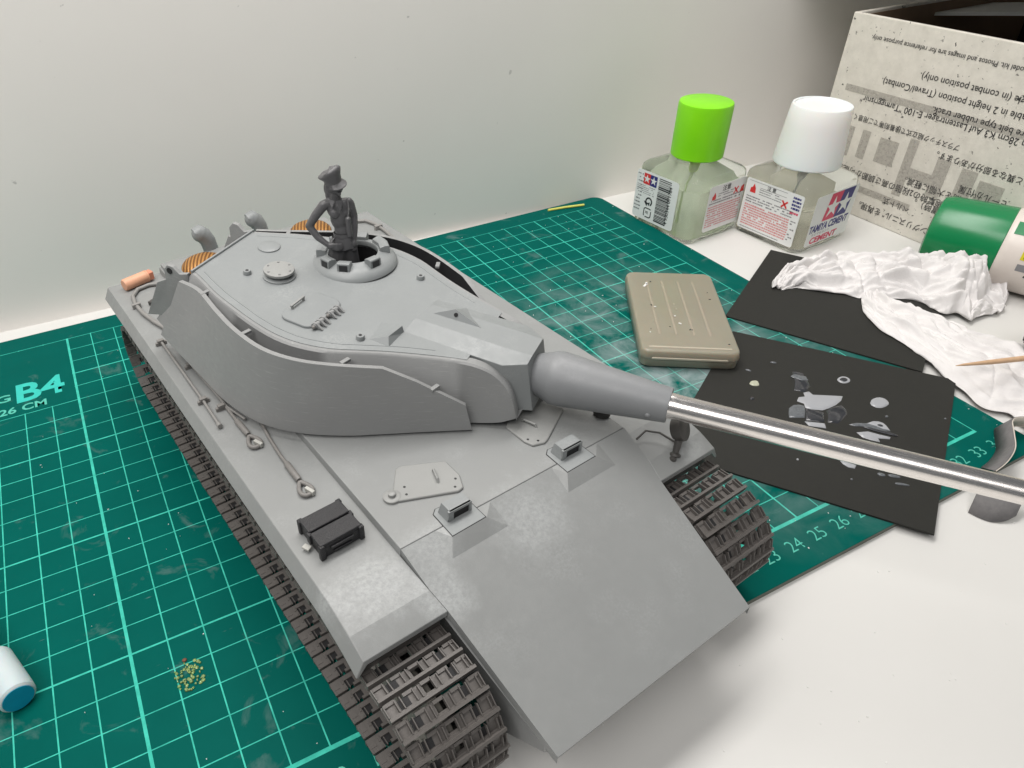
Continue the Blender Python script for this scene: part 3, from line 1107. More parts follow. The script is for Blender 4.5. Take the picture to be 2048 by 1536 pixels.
# sight fairing: low pyramid with an upright left face
b = MB()
zs = lambda t: zr(t) + .13
A_, B_, C_, D_ = Q(.05, -3.60, zs(-3.6)), Q(.22, -2.95, zs(-2.95) + .26), Q(.08, -2.06, zs(-2.06)), Q(.95, -2.9, zs(-2.9) - .10)
A2, C2, D2 = Q(.05, -3.6, 6.6), Q(.08, -2.06, 6.5), Q(.95, -2.9, 6.5)
b.add([A_, B_, C_, D_, A2, C2, D2], [(0, 1, 2), (0, 3, 1), (1, 3, 2), (0, 2, 5, 4), (2, 3, 6, 5), (3, 0, 4, 6), (4, 5, 6)])
sf = b.build('sight_fairing', 'grey', mant)
b = MB(); b.lathe([(.06, 0), (.06, .03)], Q(.155, -2.90, zs(-2.9) + .13), (-.83, .06, .40), 14)
b.build('sight_hole', 'dark_in', sf)

# gun: sleeve, bolt, tube
GZ = 5.80
b = MB()
b.lathe([(.50, -.55), (.60, -.30), (.66, -.10), (.72, .03), (.755, .14), (.765, .26), (.755, .40), (.475, 3.21), (.465, 3.25), (.30, 3.25)], Q(0, 0, GZ), (0, -1, 0), 56)
slv = b.build('gun_sleeve', 'resin', turret, smooth=40)
b = MB(); b.ball((-.475, -2.80, GZ - .10), (.08, .085, .085), 12, 9)
b.build('sleeve_bolt', 'resin', slv, smooth=60)
b = MB(); b.lathe([(.345, 3.0), (.345, 3.40), (.335, 3.43), (.270, 13.0), (.20, 13.0), (.20, 12.2), (.01, 12.2)], Q(0, 0, GZ), (0, -1, 0), 48)
b.build('gun_tube', 'alu', turret, smooth=40)
b = MB(); b.lathe([(2.75, ZD - .02), (2.75, ZD + .16)], Q(0, -5.02, 0), n=64)
b.build('turret_ring', 'side', turret, smooth=40)

# ------------------------------------------------------------------ loose things on the tank
# black crate on the left fender
cx, cy = math.cos(YAW), math.sin(YAW)


def TW_(a, f, z):
    return (S0 * cx + a * cx + f * cy, S0 * cy + a * cy - f * cx, z)


cr = root('stowage_crate', 'small black resin stowage crate on the left fender beside the cable eyes', 'crate', TW_(-4.70, -1.10, ZF), YAW + .03)
b = MB()
b.box((0, 0, .20), (1.10, 1.06, .36)); b.build('crate_body', 'blackres', cr, bevel=.03)
for y in (-.275, .275):
    b = MB(); b.box((0, y, .415), (1.13, .50, .09)); b.build('lid_plank', 'blackres', cr, bevel=.025)
for x, y in ((-.56, -.54), (.56, -.54), (-.56, .54), (.56, .54)):
    b = MB(); b.box((x * .95, y * .95, .22), (.14, .14, .44)); b.build('corner_post', 'blackres', cr, bevel=.03)
for x in (-.60, .60):
    b = MB(); b.box((x * .94, 0, .28), (.10, .16, .30)); b.build('strap', 'blackres', cr, bevel=.02)
b = MB(); b.box((0, -.555, .27), (.62, .06, .08)); b.box((0, -.555, .14), (.5, .05, .05)); b.build('carry_handle', 'blackres', cr, bevel=.015)
b = MB(); b.box((-.70, -.05, .10), (.14, .20, .06), .4); b.build('bracket', 'bracket', cr, bevel=.01)

pc = root('resin_cylinder', 'peach resin cylinder lying on the rear left corner of the tank', 'cylinder', TW_(-4.62, -16.45, ZF), YAW)
b = MB(); b.lathe([(.20, -.62), (.225, -.58), (.225, .30), (.02, .30)], (0, 0, .222), (.97, .23, 0), 24); b.build('barrel', 'peach', pc, smooth=40)
b = MB(); b.lathe([(.235, .29), (.235, .34), (.22, .36)], (0, 0, .222), (.97, .23, 0), 24); b.build('collar', 'peach', pc, smooth=40)
b = MB(); b.box((.45, .11, .22), (.20, .32, .32), .23); b.build('end_block', 'peachrub', pc, bevel=.03)

# ------------------------------------------------------------------ commander figure
FH = Vector((.891, -.454, 0)); FD = Vector((.454, .891, 0))
fig = root('figurine', 'dark grey figurine of a person in peaked cap standing in the cupola, hand on hip', 'figurine', (14.286, 10.564, 5.6), math.atan2(-.454, .891))
Z0 = 5.6
b = MB()
F = lambda h, d, z: (h, d, z - Z0)
b.capsule(F(-.26, -.04, 5.75), F(-.25, -.04, 7.05), .24, .29); b.capsule(F(-.25, -.04, 7.05), F(-.16, -.02, 7.7), .29, .32)
b.capsule(F(.20, .10, 5.75), F(.20, .08, 7.05), .20, .24); b.capsule(F(.20, .08, 7.05), F(.12, .04, 7.7), .24, .28)
b.ball(F(.0, .0, 7.85), (.37, .29, .30)); b.ball(F(.03, .0, 8.22), (.285, .22, .34)); b.ball(F(-.02, .01, 8.60), (.32, .235, .40)); b.ball(F(-.06, .02, 8.90), (.36, .24, .32))
b.ball(F(-.16, -.15, 8.82), (.17, .12, .16)); b.ball(F(.13, -.08, 8.80), (.16, .13, .16))
b.capsule(F(-.43, -.05, 9.10), F(.26, .12, 9.08), .14, .135)
b.capsule(F(-.12, .04, 9.2), F(-.10, .0, 9.48), .18, .15)
b.ball(F(-.12, .0, 9.68), (.235, .245, .27)); b.ball(F(-.02, -.08, 9.55), (.16, .15, .14)); b.ball(F(-.02, -.10, 9.68), (.16, .15, .16))
b.capsule(F(.08, -.20, 9.70), F(.135, -.235, 9.61), .03, .042)
b.ball(F(.06, -.215, 9.515), (.06, .04, .022)); b.ball(F(.045, -.19, 9.45), (.06, .06, .05))
b.ball(F(-.31, -.13, 9.66), (.05, .06, .085))
b.ball(F(-.26, .10, 9.52), (.19, .18, .28)); b.ball(F(-.28, .12, 9.30), (.15, .14, .22))
b.capsule(F(-.48, -.06, 9.06), F(-.72, -.12, 8.80), .155, .14); b.capsule(F(-.72, -.12, 8.80), F(-.97, -.18, 8.46), .14, .12); b.capsule(F(-.97, -.18, 8.46), F(-.73, -.28, 8.13), .12, .11); b.capsule(F(-.73, -.28, 8.13), F(-.46, -.36, 7.93), .11, .085)
b.ball(F(-.34, -.37, 7.87), (.15, .09, .12))
for i, (dz, ln) in enumerate(((.085, .24), (.028, .28), (-.03, .27), (-.085, .21))):
    b.capsule(F(-.27, -.41, 7.86 + dz), F(-.14, -.42, 7.85 + dz * 1.15), .036, .036, 8); b.capsule(F(-.14, -.42, 7.85 + dz * 1.15), F(ln * .75 - .20, -.38, 7.83 + dz * 1.2), .035, .03, 8)
b.capsule(F(-.34, -.30, 7.96), F(-.24, -.22, 8.06), .045, .035, 8)
b.capsule(F(.29, .14, 9.02), F(.37, .18, 8.62), .14, .12); b.capsule(F(.37, .18, 8.62), F(.38, .02, 8.25), .12, .10); b.capsule(F(.38, .02, 8.25), F(.35, -.12, 7.95), .10, .085)
b.ball(F(.35, -.16, 7.84), (.08, .10, .14))
for k in range(4):
    b.capsule(F(.29 + k * .04, -.20 + k * .02, 7.80), F(.30 + k * .035, -.21 + k * .02, 7.62), .03, .026, 8)
body = b.build('body', 'figure', fig, smooth=80)
rm = body.modifiers.new('remesh', 'REMESH'); rm.mode = 'VOXEL'; rm.voxel_size = .024; rm.use_smooth_shade = True
sm = body.modifiers.new('smooth', 'SMOOTH'); sm.factor = .5; sm.iterations = 3
# cap: crown, band, peak
q = Matrix.Translation(F(-.13, -.01, 9.80)) @ Matrix.Rotation(R(-8), 4, 'Y') @ Matrix.Rotation(R(8), 4, 'X')
b = MB(); b.xf = q
rs = []
FA = R(-38)                                    # the way the face looks
for r_, z_, up, back in ((.262, -.06, 0, 0), (.268, .06, 0, 0), (.285, .11, .04, .02), (.345, .20, .10, .05), (.365, .265, .13, .06), (.33, .315, .14, .06), (.20, .345, .13, .03), (.03, .34, .12, .02)):
    ring = []
    for j in range(28):
        a = 2 * math.pi * j / 28
        lift = up * math.cos(a - FA) + .012 * math.sin(5 * a + 9 * z_)
        ring.append((r_ * math.cos(a) - back * math.cos(FA), r_ * math.sin(a) - back * math.sin(FA), z_ + lift))
    rs.append(ring)
b.rings(rs)
cp = b.build('cap', 'figure', fig, smooth=50)
b = MB(); b.xf = q
rs = []
for k in range(17):
    u = -1 + 2 * k / 16
    a = FA + u * R(72)
    e = .155 * (1 - u * u) ** .6
    rs.append([(.255 * math.cos(a), .255 * math.sin(a), -.005), ((.262 + e) * math.cos(a), (.262 + e) * math.sin(a), -.05 - e * .45), ((.262 + e) * math.cos(a), (.262 + e) * math.sin(a), -.075 - e * .45), (.255 * math.cos(a), .255 * math.sin(a), -.05)])
b.rings(rs)
b.build('cap_peak', 'figure', cp, smooth=50)
b = MB()
b.add([F(-.30, -.20, 9.30), F(-.10, -.26, 9.28), F(-.19, -.36, 9.08), F(-.30, -.20, 9.26), F(-.10, -.26, 9.24), F(-.19, -.345, 9.05)], [(0, 1, 2), (3, 5, 4), (0, 2, 5, 3), (1, 4, 5, 2), (0, 3, 4, 1)])
b.add([F(-.06, -.27, 9.28), F(.14, -.19, 9.28), F(.04, -.35, 8.93), F(-.06, -.26, 9.24), F(.14, -.18, 9.24), F(.04, -.33, 8.90)], [(0, 1, 2), (3, 5, 4), (0, 2, 5, 3), (1, 4, 5, 2), (0, 3, 4, 1)])
b.build('collar', 'figure', fig, bevel=.012)
b = MB()
rs = []
for z_, r_ in ((8.03, 1.06), (8.03, 1.12), (8.16, 1.10), (8.16, 1.04)):
    rs.append([F(.03 + .295 * r_ * math.cos(2 * math.pi * j / 28), .235 * r_ * math.sin(2 * math.pi * j / 28), z_) for j in range(28)])
b.rings(rs + [rs[0]], False, False)
b.build('belt', 'figure', fig, smooth=40)
b = MB()
rs = []
for z_, r_ in ((8.05, 1.03), (7.9, 1.16), (7.70, 1.24), (7.70, 1.18), (7.9, 1.08)):
    rs.append([F(.01 + .335 * r_ * math.cos(2 * math.pi * j / 28), .275 * r_ * math.sin(2 * math.pi * j / 28), z_ + .02 * math.sin(5 * j)) for j in range(28)])
b.rings(rs, False, False)
b.build('jacket_skirt', 'figure', fig, smooth=50)
b = MB(); b.capsule(F(.25, -.34, 8.72), F(.26, -.32, 8.20), .085, .085, 12)
b.tube([F(.24, .02, 9.22), F(.28, -.18, 9.0), F(.25, -.30, 8.75)], .022, 6)
b.build('carried_case', 'figure', fig, smooth=50)

# ------------------------------------------------------------------ bottles
def bottle(name, label, loc, rz, W, H, liq, fill, cap, cap_prof, cap_z, tilt=0):
    o = root(name, label, 'bottle', loc, rz, 'square cement bottles')
    b = MB()
    rings_ = []
    for z, k, rr in ((0, .92, .45), (.06, .965, .5), (.2, .995, .52), (H * .5, 1, .52), (H - .25, 1, .52), (H - .05, .985, .55), (H + .08, .93, .6), (H + .42, .56, .60), (H + .62, .40, .55), (H + .72, .34, .56)):
        s = W * k
        rings_.append([(x, y, z) for x, y in rrect(s, s, min(rr, s * .495), 6)])
    b.rings(rings_, True, False)
    b.build('glass_body', 'glass', o, smooth=60)
    b = MB()
    rings_ = []
    t_ = .16
    for z, k, rr in ((.16, .90, .40), (.24, .93, .45), (fill, .93, .45)):
        s = W * k - t_
        rings_.append([(x, y, z) for x, y in rrect(s, s, rr, 6)])
    b.rings(rings_)
    b.build('liquid', liq, o, smooth=40)
    b = MB(); b.lathe([(.09, .35), (.06, .8), (.06, 2.6), (.20, 2.9), (.26, H + .5), (.26, cap_z + .3)], (0.05, 0, 0), n=14)
    b.build('brush_stem', 'lime_stem' if cap == 'cap_g' else 'label', o, smooth=50)
    b = MB(); b.lathe(cap_prof, (0, 0, cap_z), n=48)
    b.build('cap', cap, o, smooth=35)
    return o


def label_plate(o, W, x0, x1, z0, z1, face, name='label', r=.18):
    """label sheet on one side of the bottle. face: 'L' (x=-W/2 side, right axis = -y) or 'F' (y=-W/2 side, right axis = +x)"""
    b = MB()
    poly = rrect(x1 - x0, z1 - z0, r, 4, (x0 + x1) / 2, (z0 + z1) / 2)
    e = W / 2 + .006
    if face == 'L':
        b.add([(-e, -x, z) for x, z in poly] + [(-e - .012, -x, z) for x, z in poly], [])
    else:
        b.add([(x, -e, z) for x, z in poly] + [(x, -e - .012, z) for x, z in poly], [])
    n = len(poly)
    b.f += [list(range(n)), list(range(n, 2 * n))] + [[i, (i + 1) % n, n + (i + 1) % n, n + i] for i in range(n)]
    b.mi += [0] * (n + 2)
    return b.build(name, 'label', o)


def on_face(W, face, x, z, up=(0, 0, 1), lift=.024):
    e = W / 2 + lift
    if face == 'L':
        return frame((-e, -x, z), (0, -1, 0), up)
    return frame((x, -e, z), (1, 0, 0), up)


def patch(parent, mtx, polys, name, mat):
    b = MB()
    for p in polys:
        b.add([(x, y, 0) for x, y in p], [tuple(range(len(p)))])
    me = b.mesh(name, mat)
    ob = bpy.data.objects.new(name, me)
    COL.objects.link(ob)
    ob.parent = parent
    ob.matrix_local = mtx
    return ob


def star(r, cx=0, cy=0, sk=0.0):
    pts = []
    for i in range(10):
        a = R(90 + 36 * i)
        q_ = r if i % 2 == 0 else r * .39
        x, y = q_ * math.cos(a), q_ * math.sin(a)
        pts.append((cx + x + sk * y, cy + y))
    return pts


def star_quads(r, cx, cy, sk=0.0):
    p = star(r, cx, cy, sk)
    out = [[p[1], p[3], p[5], p[7], p[9]]]
    for i in range(0, 10, 2):
        out.append([p[i - 1], p[i], p[i + 1]])
    return out


def bars(x0, x1, z0, z1, rows, dens=.7, seed=1, hgt=.55):
    """little printed dashes standing for lines of tiny print"""
    rd = random.Random(seed)
    out = []
    st = (z1 - z0) / rows
    for i in range(rows):
        z = z1 - st * (i + .5)
        x = x0
        while x < x1 - .05:
            l_ = rd.uniform(.05, .16)
            if rd.random() < dens:
                e = min(x + l_, x1)
                h_ = st * hgt / 2 * rd.uniform(.75, 1.1)
                out.append([(x, z - h_), (e, z - h_), (e, z + h_), (x, z + h_)])
            x += l_ + .02
    return out


WB = 4.15
# lime capped bottle
gb = bottle('cement_bottle', 'square glass cement bottle with bright lime green cap beside the mat edge', (37.42, 18.98, ZT), R(6.2), WB, 3.42, 'liq_g', 2.75, 'cap_g',
            [(1.30, 0), (1.36, .05), (1.37, 1.0), (1.375, 2.62), (1.34, 2.76), (1.22, 2.80), (.02, 2.80)], 4.00)
label_plate(gb, WB, -2.0, .92, .42, 3.14, 'L', 'label')
pz_ = lambda x, z: on_face(WB, 'L', x, z)
patch(gb, pz_(0, 0), [[(-1.50, 2.42), (-1.04, 2.42), (-1.04, 3.02), (-1.50, 3.02)]], 'logo_red', 'ink_red2')
patch(gb, pz_(0, 0), [[(-1.04, 2.42), (-.56, 2.42), (-.56, 3.02), (-1.04, 3.02)]], 'logo_blue', 'ink_blue')
patch(gb, on_face(WB, 'L', 0, 0, lift=.03), star_quads(.25, -1.27, 2.72) + star_quads(.25, -.80, 2.72), 'logo_star', 'label')
rd = random.Random(5)
bc, z = [], 3.02
while z > .62:
    h_ = rd.choice((.02, .03, .05, .08))
    bc.append([(-.42, z - h_), (.42, z - h_), (.42, z), (-.42, z)])
    z -= h_ + rd.choice((.025, .035, .05))
patch(gb, pz_(0, 0), bc, 'barcode', 'ink_black')
text('4 950344 071784', .30, 'barcode_digits', 'ink_black', gb, frame((-WB / 2 - .026, -.52, .66), (0, 0, 1), (0, 1, 0)), 'LEFT', .004, 1.0)
patch(gb, pz_(0, 0), bars(-1.94, -1.5, .8, 3.0, 11, .75, 3, .35) + bars(-1.9, -.62, 1.85, 2.36, 5, .8, 4, .35), 'small_print', 'ink_grey')
# recycling marks
rp_ = [(.25 * math.cos(R(a)), .25 * math.sin(R(a))) for a in range(-60, 215, 15)]
ri_ = [(.16 * math.cos(R(a)), .16 * math.sin(R(a))) for a in range(-60, 215, 15)]
qd = [[rp_[i], rp_[i + 1], ri_[i + 1], ri_[i]] for i in range(len(rp_) - 1)]
patch(gb, pz_(-.92, 1.52), qd + [[(-.36, -.02), (-.06, -.08), (-.12, -.30)], [(.02, -.25), (.1, .0), (-.1, -.1)]], 'recycling_mark', 'ink_black')
sq_o, sq_i = rrect(.56, .56, .14, 4), rrect(.44, .44, .10, 4)
patch(gb, pz_(-.92, .88), [[sq_o[i], sq_o[(i + 1) % len(sq_o)], sq_i[(i + 1) % len(sq_i)], sq_i[i]] for i in range(len(sq_o)) if i % 12 > 1], 'recycling_mark', 'ink_black')
text('PE', .2, 'recycling_mark', 'ink_black', gb, pz_(-1.06, .82), 'LEFT', .004)
label_plate(gb, WB, -1.05, 1.98, .50, 3.05, 'F', 'label')
fz = lambda x, z: on_face(WB, 'F', x, z)
patch(gb, fz(0, 0), bars(-.95, 1.7, .72, 1.95, 9, .9, 7, .55), 'red_print', 'ink_pink')
patch(gb, fz(0, 0), bars(-.9, 1.6, 2.0, 2.3, 2, .9, 8, .5) + bars(-.3, .9, 2.35, 2.6, 2, .8, 9, .4), 'black_print', 'ink_grey')
text('注意', .34, 'black_print', 'ink_black', gb, fz(-.05, 2.66), 'LEFT', .004)
patch(gb, fz(-.62, 2.45), [[(-.15, -.17), (.15, -.17), (.13, .05), (.02, .24), (-.06, .06), (-.13, .03)]], 'flame_mark', 'ink_red2')
patch(gb, fz(1.12, 2.44), [[(-.2, -.15), (-.12, -.2), (.2, .15), (.12, .2)], [(-.2, .15), (-.12, .2), (.2, -.15), (.12, -.2)]], 'cross_mark', 'ink_red2')
patch(gb, fz(1.62, 2.44), [[(-.16, -.2), (.16, -.2), (.1, .2), (-.1, .1)]], 'red_mark', 'ink_red2')

# white capped bottle
wb = bottle('cement_bottle', 'square glass cement bottle with white cap and TAMIYA CEMENT label', (41.55, 15.38, ZT), R(5.5), WB, 3.42, 'liq_w', 2.2, 'cap_w',
            [(1.62, 0), (1.66, .06), (1.64, .3), (1.50, 2.0), (1.42, 2.86), (1.39, 2.93), (1.30, 2.93), (1.26, 2.86), (.02, 2.84)], 3.95)
label_plate(wb, WB, -1.72, 1.72, .32, 3.10, 'L', 'label', .12)
patch(wb, pz_(0, 0), bars(-1.55, 1.25, .55, 1.75, 9, .93, 17, .62), 'red_print', 'ink_pink')
patch(wb, pz_(0, 0), bars(-1.55, 1.3, 1.80, 2.22, 3, .85, 18, .45) + bars(-.85, .5, 2.35, 2.72, 3, .8, 19, .35) + bars(-1.55, .95, .38, .48, 1, .9, 20, .5) + bars(1.3, 1.6, .6, 1.75, 8, .6, 22, .5), 'black_print', 'ink_grey')
patch(wb, pz_(0, 0), [[(-1.55, 2.98), (.75, 2.98), (.75, 3.0), (-1.55, 3.0)], [(-.85, 2.74), (.75, 2.74), (.75, 2.76), (-.85, 2.76)]], 'rule_line', 'ink_grey')
text('注 意', .24, 'black_print', 'ink_black', wb, pz_(-.45, 2.78), 'LEFT', .003)
patch(wb, pz_(-1.25, 2.58), [[(-.17, -.2), (.17, -.2), (.15, .06), (.02, .30), (-.06, .08), (-.15, .05)]], 'flame_mark', 'ink_red2')
patch(wb, pz_(.72, 2.38), [[(-.2, -.15), (-.12, -.2), (.2, .15), (.12, .2)], [(-.2, .15), (-.12, .2), (.2, -.15), (.12, -.2)]], 'cross_mark', 'ink_red2')
patch(wb, pz_(0, 0), bars(1.12, 1.62, 2.25, 2.98, 4, .95, 21, .6), 'blue_print', 'ink_blue')
patch(wb, pz_(0, 0), bars(1.12, 1.62, 2.02, 2.2, 1, .95, 23, .7), 'red_print', 'ink_red')
label_plate(wb, WB, -1.55, 1.95, .32, 3.05, 'F', 'label', .12)
sk = lambda pts: [(x + .22 * (z - 1.6), z) for x, z in pts]
patch(wb, fz(0, 0), [sk([(-.62, 1.55), (.35, 1.55), (.35, 2.98), (-.62, 2.98)])], 'logo_red', 'ink_red')
patch(wb, fz(0, 0), [sk([(.35, 1.55), (1.35, 1.55), (1.35, 2.98), (.35, 2.98)])], 'logo_blue', 'ink_blue')
patch(wb, on_face(WB, 'F', 0, 0, lift=.03), star_quads(.60, .02, 2.2, .12) + star_quads(.60, 1.0, 2.2, .12), 'logo_star', 'label')
text('TAMIYA CEMENT', .56, 'brand_lettering', 'ink_blue', wb, fz(-1.50, 1.06), 'LEFT', .022, .735, .15)
text('タミヤセメント', .17, 'small_lettering', 'ink_grey', wb, fz(-1.2, .84), 'LEFT', .001, 1.3)
text('CEMENT', .46, 'red_lettering', 'ink_red', wb, fz(-1.22, .42), 'LEFT', .018, 1.25, .15)

# ------------------------------------------------------------------ cardboard box
bx = root('cardboard_box', 'grey printed cardboard kit box standing upside down beside the bottles', 'box', (46.5, 18.7, ZT), 0)
BH, BL, BWd = 10.05, 24.0, 16.0
tilt = .0
for nm, c, d in (('side_panel', (.12, -BL / 2, BH / 2), (.22, BL, BH)), ('side_panel', (BWd, -BL / 2, BH / 2), (.22, BL, BH)),
                 ('end_panel', (BWd / 2, -.12, BH / 2), (BWd - .25, .22, BH)), ('end_panel', (BWd / 2, -BL + .12, BH / 2), (BWd - .25, .22, BH)),
                 ('bottom_panel', (BWd / 2, -BL / 2, .12), (BWd - .25, BL - .5, .22))):
    b = MB(); b.box(c, d); b.build(nm, 'board', bx, bevel=.05)
b = MB(); b.box((.30, -BL / 2, BH / 2 + .1), (.06, BL - .6, BH - .5)); b.build('inner_lining', 'board_in', bx)
b = MB(); b.box((BWd / 2, -.30, BH / 2 + .1), (BWd - .6, .06, BH - .5)); b.build('inner_lining', 'board_in', bx)
b = MB(); b.box((BWd - .2, -BL / 2, BH / 2 + .1), (.06, BL - .6, BH - .5)); b.build('inner_lining', 'black_pl', bx)  # black far lining: shade inside the box put into its colour
b = MB(); b.box((BWd / 2 + .3, -BL / 2 - .6, 3.6), (BWd - 1.6, BL - 2.4, 6.8)); b.build('dark_filler', 'black_pl', bx, bevel=.2)  # added black block, stands in for the shade inside the box
b = MB(); b.box((8.5, -8.2, 7.4), (5.5, 6, 1.6), .2); b.build('blue_tray', 'blue_in', bx, bevel=.1)
b = MB(); b.box((9, -15.5, 7.3), (8, 6, 1.4), -.15); b.build('blue_tray', 'blue_in', bx, bevel=.1)
b = MB(); b.box((9.5, -2.2, 9.55), (5.0, 9.0, .16), 0, Matrix.Rotation(R(-7), 3, 'X') @ Matrix.Rotation(.25, 3, 'Z')); b.build('loose_flap', 'label', bx)
# text runs from small v to large v and is upside down; local y = v - 18.7
tx = lambda v, z: frame((-.012, v - 18.7, z), (0, 1, 0), (0, 0, -1))
rows = [("For age 14 and above. This is plastic electric model kit. Photos and images are for reference purpose only.", .34, 17.3, 9.10),
        ("elevating the angle (in combat position only).", .46, 14.1, 7.92),
        ("adjustable in 2 height position (Travel/Combat).", .46, 16.0, 7.26),
        ("s are belt type rubber track.", .46, 12.9, 6.58),
        ("Model of German 28cm K3 Auf Lastenträger E-100 \"Tannggrisnir\"", .46, 16.85, 6.20),
        ("プラスチック組立式で接着剤等でご用意ください", .34, 17.9, 5.18),
        ("完成見本品と異なる部分があります。", .40, 12.1, 4.62),
        ("モールが付属", .44, 10.2, 3.42),
        ("して組立の手間を大幅に軽減。", .44, 13.2, 2.92),
        ("移動時位置時）。", .44, 12.3, 2.02),
        ("移動時と砲撃時の2段階の高さ調節が可能。", .44, 17.0, 2.40),
        ("ベルト式", .42, 13.7, 1.52),
        ("\"タングリスニル\" を再現。", .44, 15.2, .82)]
for s, sz, v, z in rows:
    text(s, sz, 'printed_line', 'ink_black', bx, tx(v, z + .06), 'RIGHT', .001, .94)
for fade_k, (v0, v1, z0, z1) in enumerate(((8.2, 17.9, 6.28, 6.62), (16.6, 17.3, 3.0, 4.6), (15.6, 16.1, 3.1, 4.6), (13.9, 15.0, 3.2, 4.5), (12.9, 13.4, 1.9, 4.9), (11.0, 11.7, 2.4, 4.4), (9.6, 10.4, 2.3, 4.3), (11.4, 13.2, 3.0, 3.5), (12.2, 15.6, 1.36, 1.7), (8.2, 9.4, 2.6, 4.0))):
    patch(bx, frame((-.003 - .0006 * fade_k, 0, 0), (0, -1, 0), (0, 0, 1)), [[(18.7 - v1, z0), (18.7 - v0, z0), (18.7 - v0, z1), (18.7 - v1, z1)]], 'faded_print', 'ink_fade')

# ------------------------------------------------------------------ glue stick / tube with green cap
tb = root('glue_tube', 'fat cream tube with green cap lying against the cardboard box', 'tube', (44.4, 9.6, ZT), 0)
ax = Vector((.36, -.93, 0)).normalized()
b = MB(); b.lathe([(.02, 0), (1.45, 0), (1.62, .08), (1.72, .4), (1.85, 3.0), (1.80, 3.04), (.02, 3.04)], (0, 0, 1.86), ax, 48); b.build('cap', 'tubecap', tb, smooth=40)
b = MB(); b.lathe([(1.70, 2.9), (1.84, 3.06), (1.86, 3.4), (1.86, 9.5), (1.7, 9.8), (.02, 9.8)], (0, 0, 1.86), ax, 48); b.build('tube_body', 'tubebody', tb, smooth=40)
# printing wrapped on the tube (strips of the cylinder)


def wrap(s0, s1, a0, a1, name, mat, rad=1.872):
    b = MB()
    side = Vector((-ax.y, ax.x, 0))
    rs = []
    for k in range(2):
        s = (s0, s1)[k]
        rs.append([ax * s + Vector((0, 0, 1.86)) + (side * -math.cos(R(a)) + Vector((0, 0, 1)) * math.sin(R(a))) * rad for a in [a0 + (a1 - a0) * i / 8 for i in range(9)]])
    b.rings(rs, closed=False)
    return b.build(name, mat, tb)


wrap(4.0, 8.5, 30, 50, 'green_band', 'ink_lime')
wrap(4.0, 8.5, 50, 52, 'band_edge', 'ink_yellow')
wrap(3.9, 8.5, 10, 29, 'yellow_band', 'ink_yellow', 1.871)
for k in range(6):
    wrap(4.0 + k * .62, 4.5 + k * .62, 12, 27, 'green_block', 'ink_lime', 1.876)
wrap(3.3, 8.0, 84, 104, 'leaf_print', 'ink_green')
wrap(3.9, 4.6, -6, 4, 'small_print', 'ink_grey')
wrap(4.5, 4.64, -26, -12, 'black_letter', 'ink_black'); wrap(4.3, 4.84, -14, -11, 'black_letter', 'ink_black')
wrap(3.25, 3.8, 42, 62, 'round_badge', 'ink_green')
wrap(4.4, 8.0, 60, 66, 'grey_bar', 'ink_grey')

# ------------------------------------------------------------------ black cards and glue spots
def card(name, label, pts, z, th=.07, lift=None):
    b = MB()
    b.prism(pts, z, z + th)
    o = b.build(name, 'card')
    return tag(o, label, 'card', 'black cards on the mat')


c1 = card('black_card', 'clean black card under the crumpled tissue beside the white capped bottle',
          [(38.67, 13.87), (31.89, 10.18), (35.60, 3.2), (42.4, 6.9)], .005)
cb_ = root('glue_card', 'black card spotted with dried and wet glue, under the gun barrel', 'card', (0, 0, 0), 0, 'black cards on the mat')
cpts = [(31.23, 9.07), (23.3, 4.45), (28.08, -2.5), (36.23, 2.22)]
b = MB(); b.prism(cpts, .005, .075); b.build('card_sheet', 'card', cb_)


def blob(pts, mat, z=.076, h=.035, name='glue_spot'):
    b = MB()
    c = Vector((sum(p[0] for p in pts) / len(pts), sum(p[1] for p in pts) / len(pts)))
    sh = lambda k: [(c.x + (p[0] - c.x) * k, c.y + (p[1] - c.y) * k) for p in pts]
    b.rings([[(x, y, z) for x, y in sh(1)], [(x, y, z + h * .7) for x, y in sh(.93)], [(x, y, z + h) for x, y in sh(.75)]], True, True)
    return b.build(name, mat, cb_, smooth=60)


def oval(cx_, cy_, rx_, ry_, a=0, jit=0.0, n=18):
    out = []
    for i in range(n):
        q_ = 2 * math.pi * i / n
        k = 1 + jit * noise.noise(Vector((cx_ + math.cos(q_) * 1.3, cy_ + math.sin(q_) * 1.3, 3)))
        x, y = rx_ * k * math.cos(q_), ry_ * k * math.sin(q_)
        out.append((cx_ + x * math.cos(a) - y * math.sin(a), cy_ + x * math.sin(a) + y * math.cos(a)))
    return out


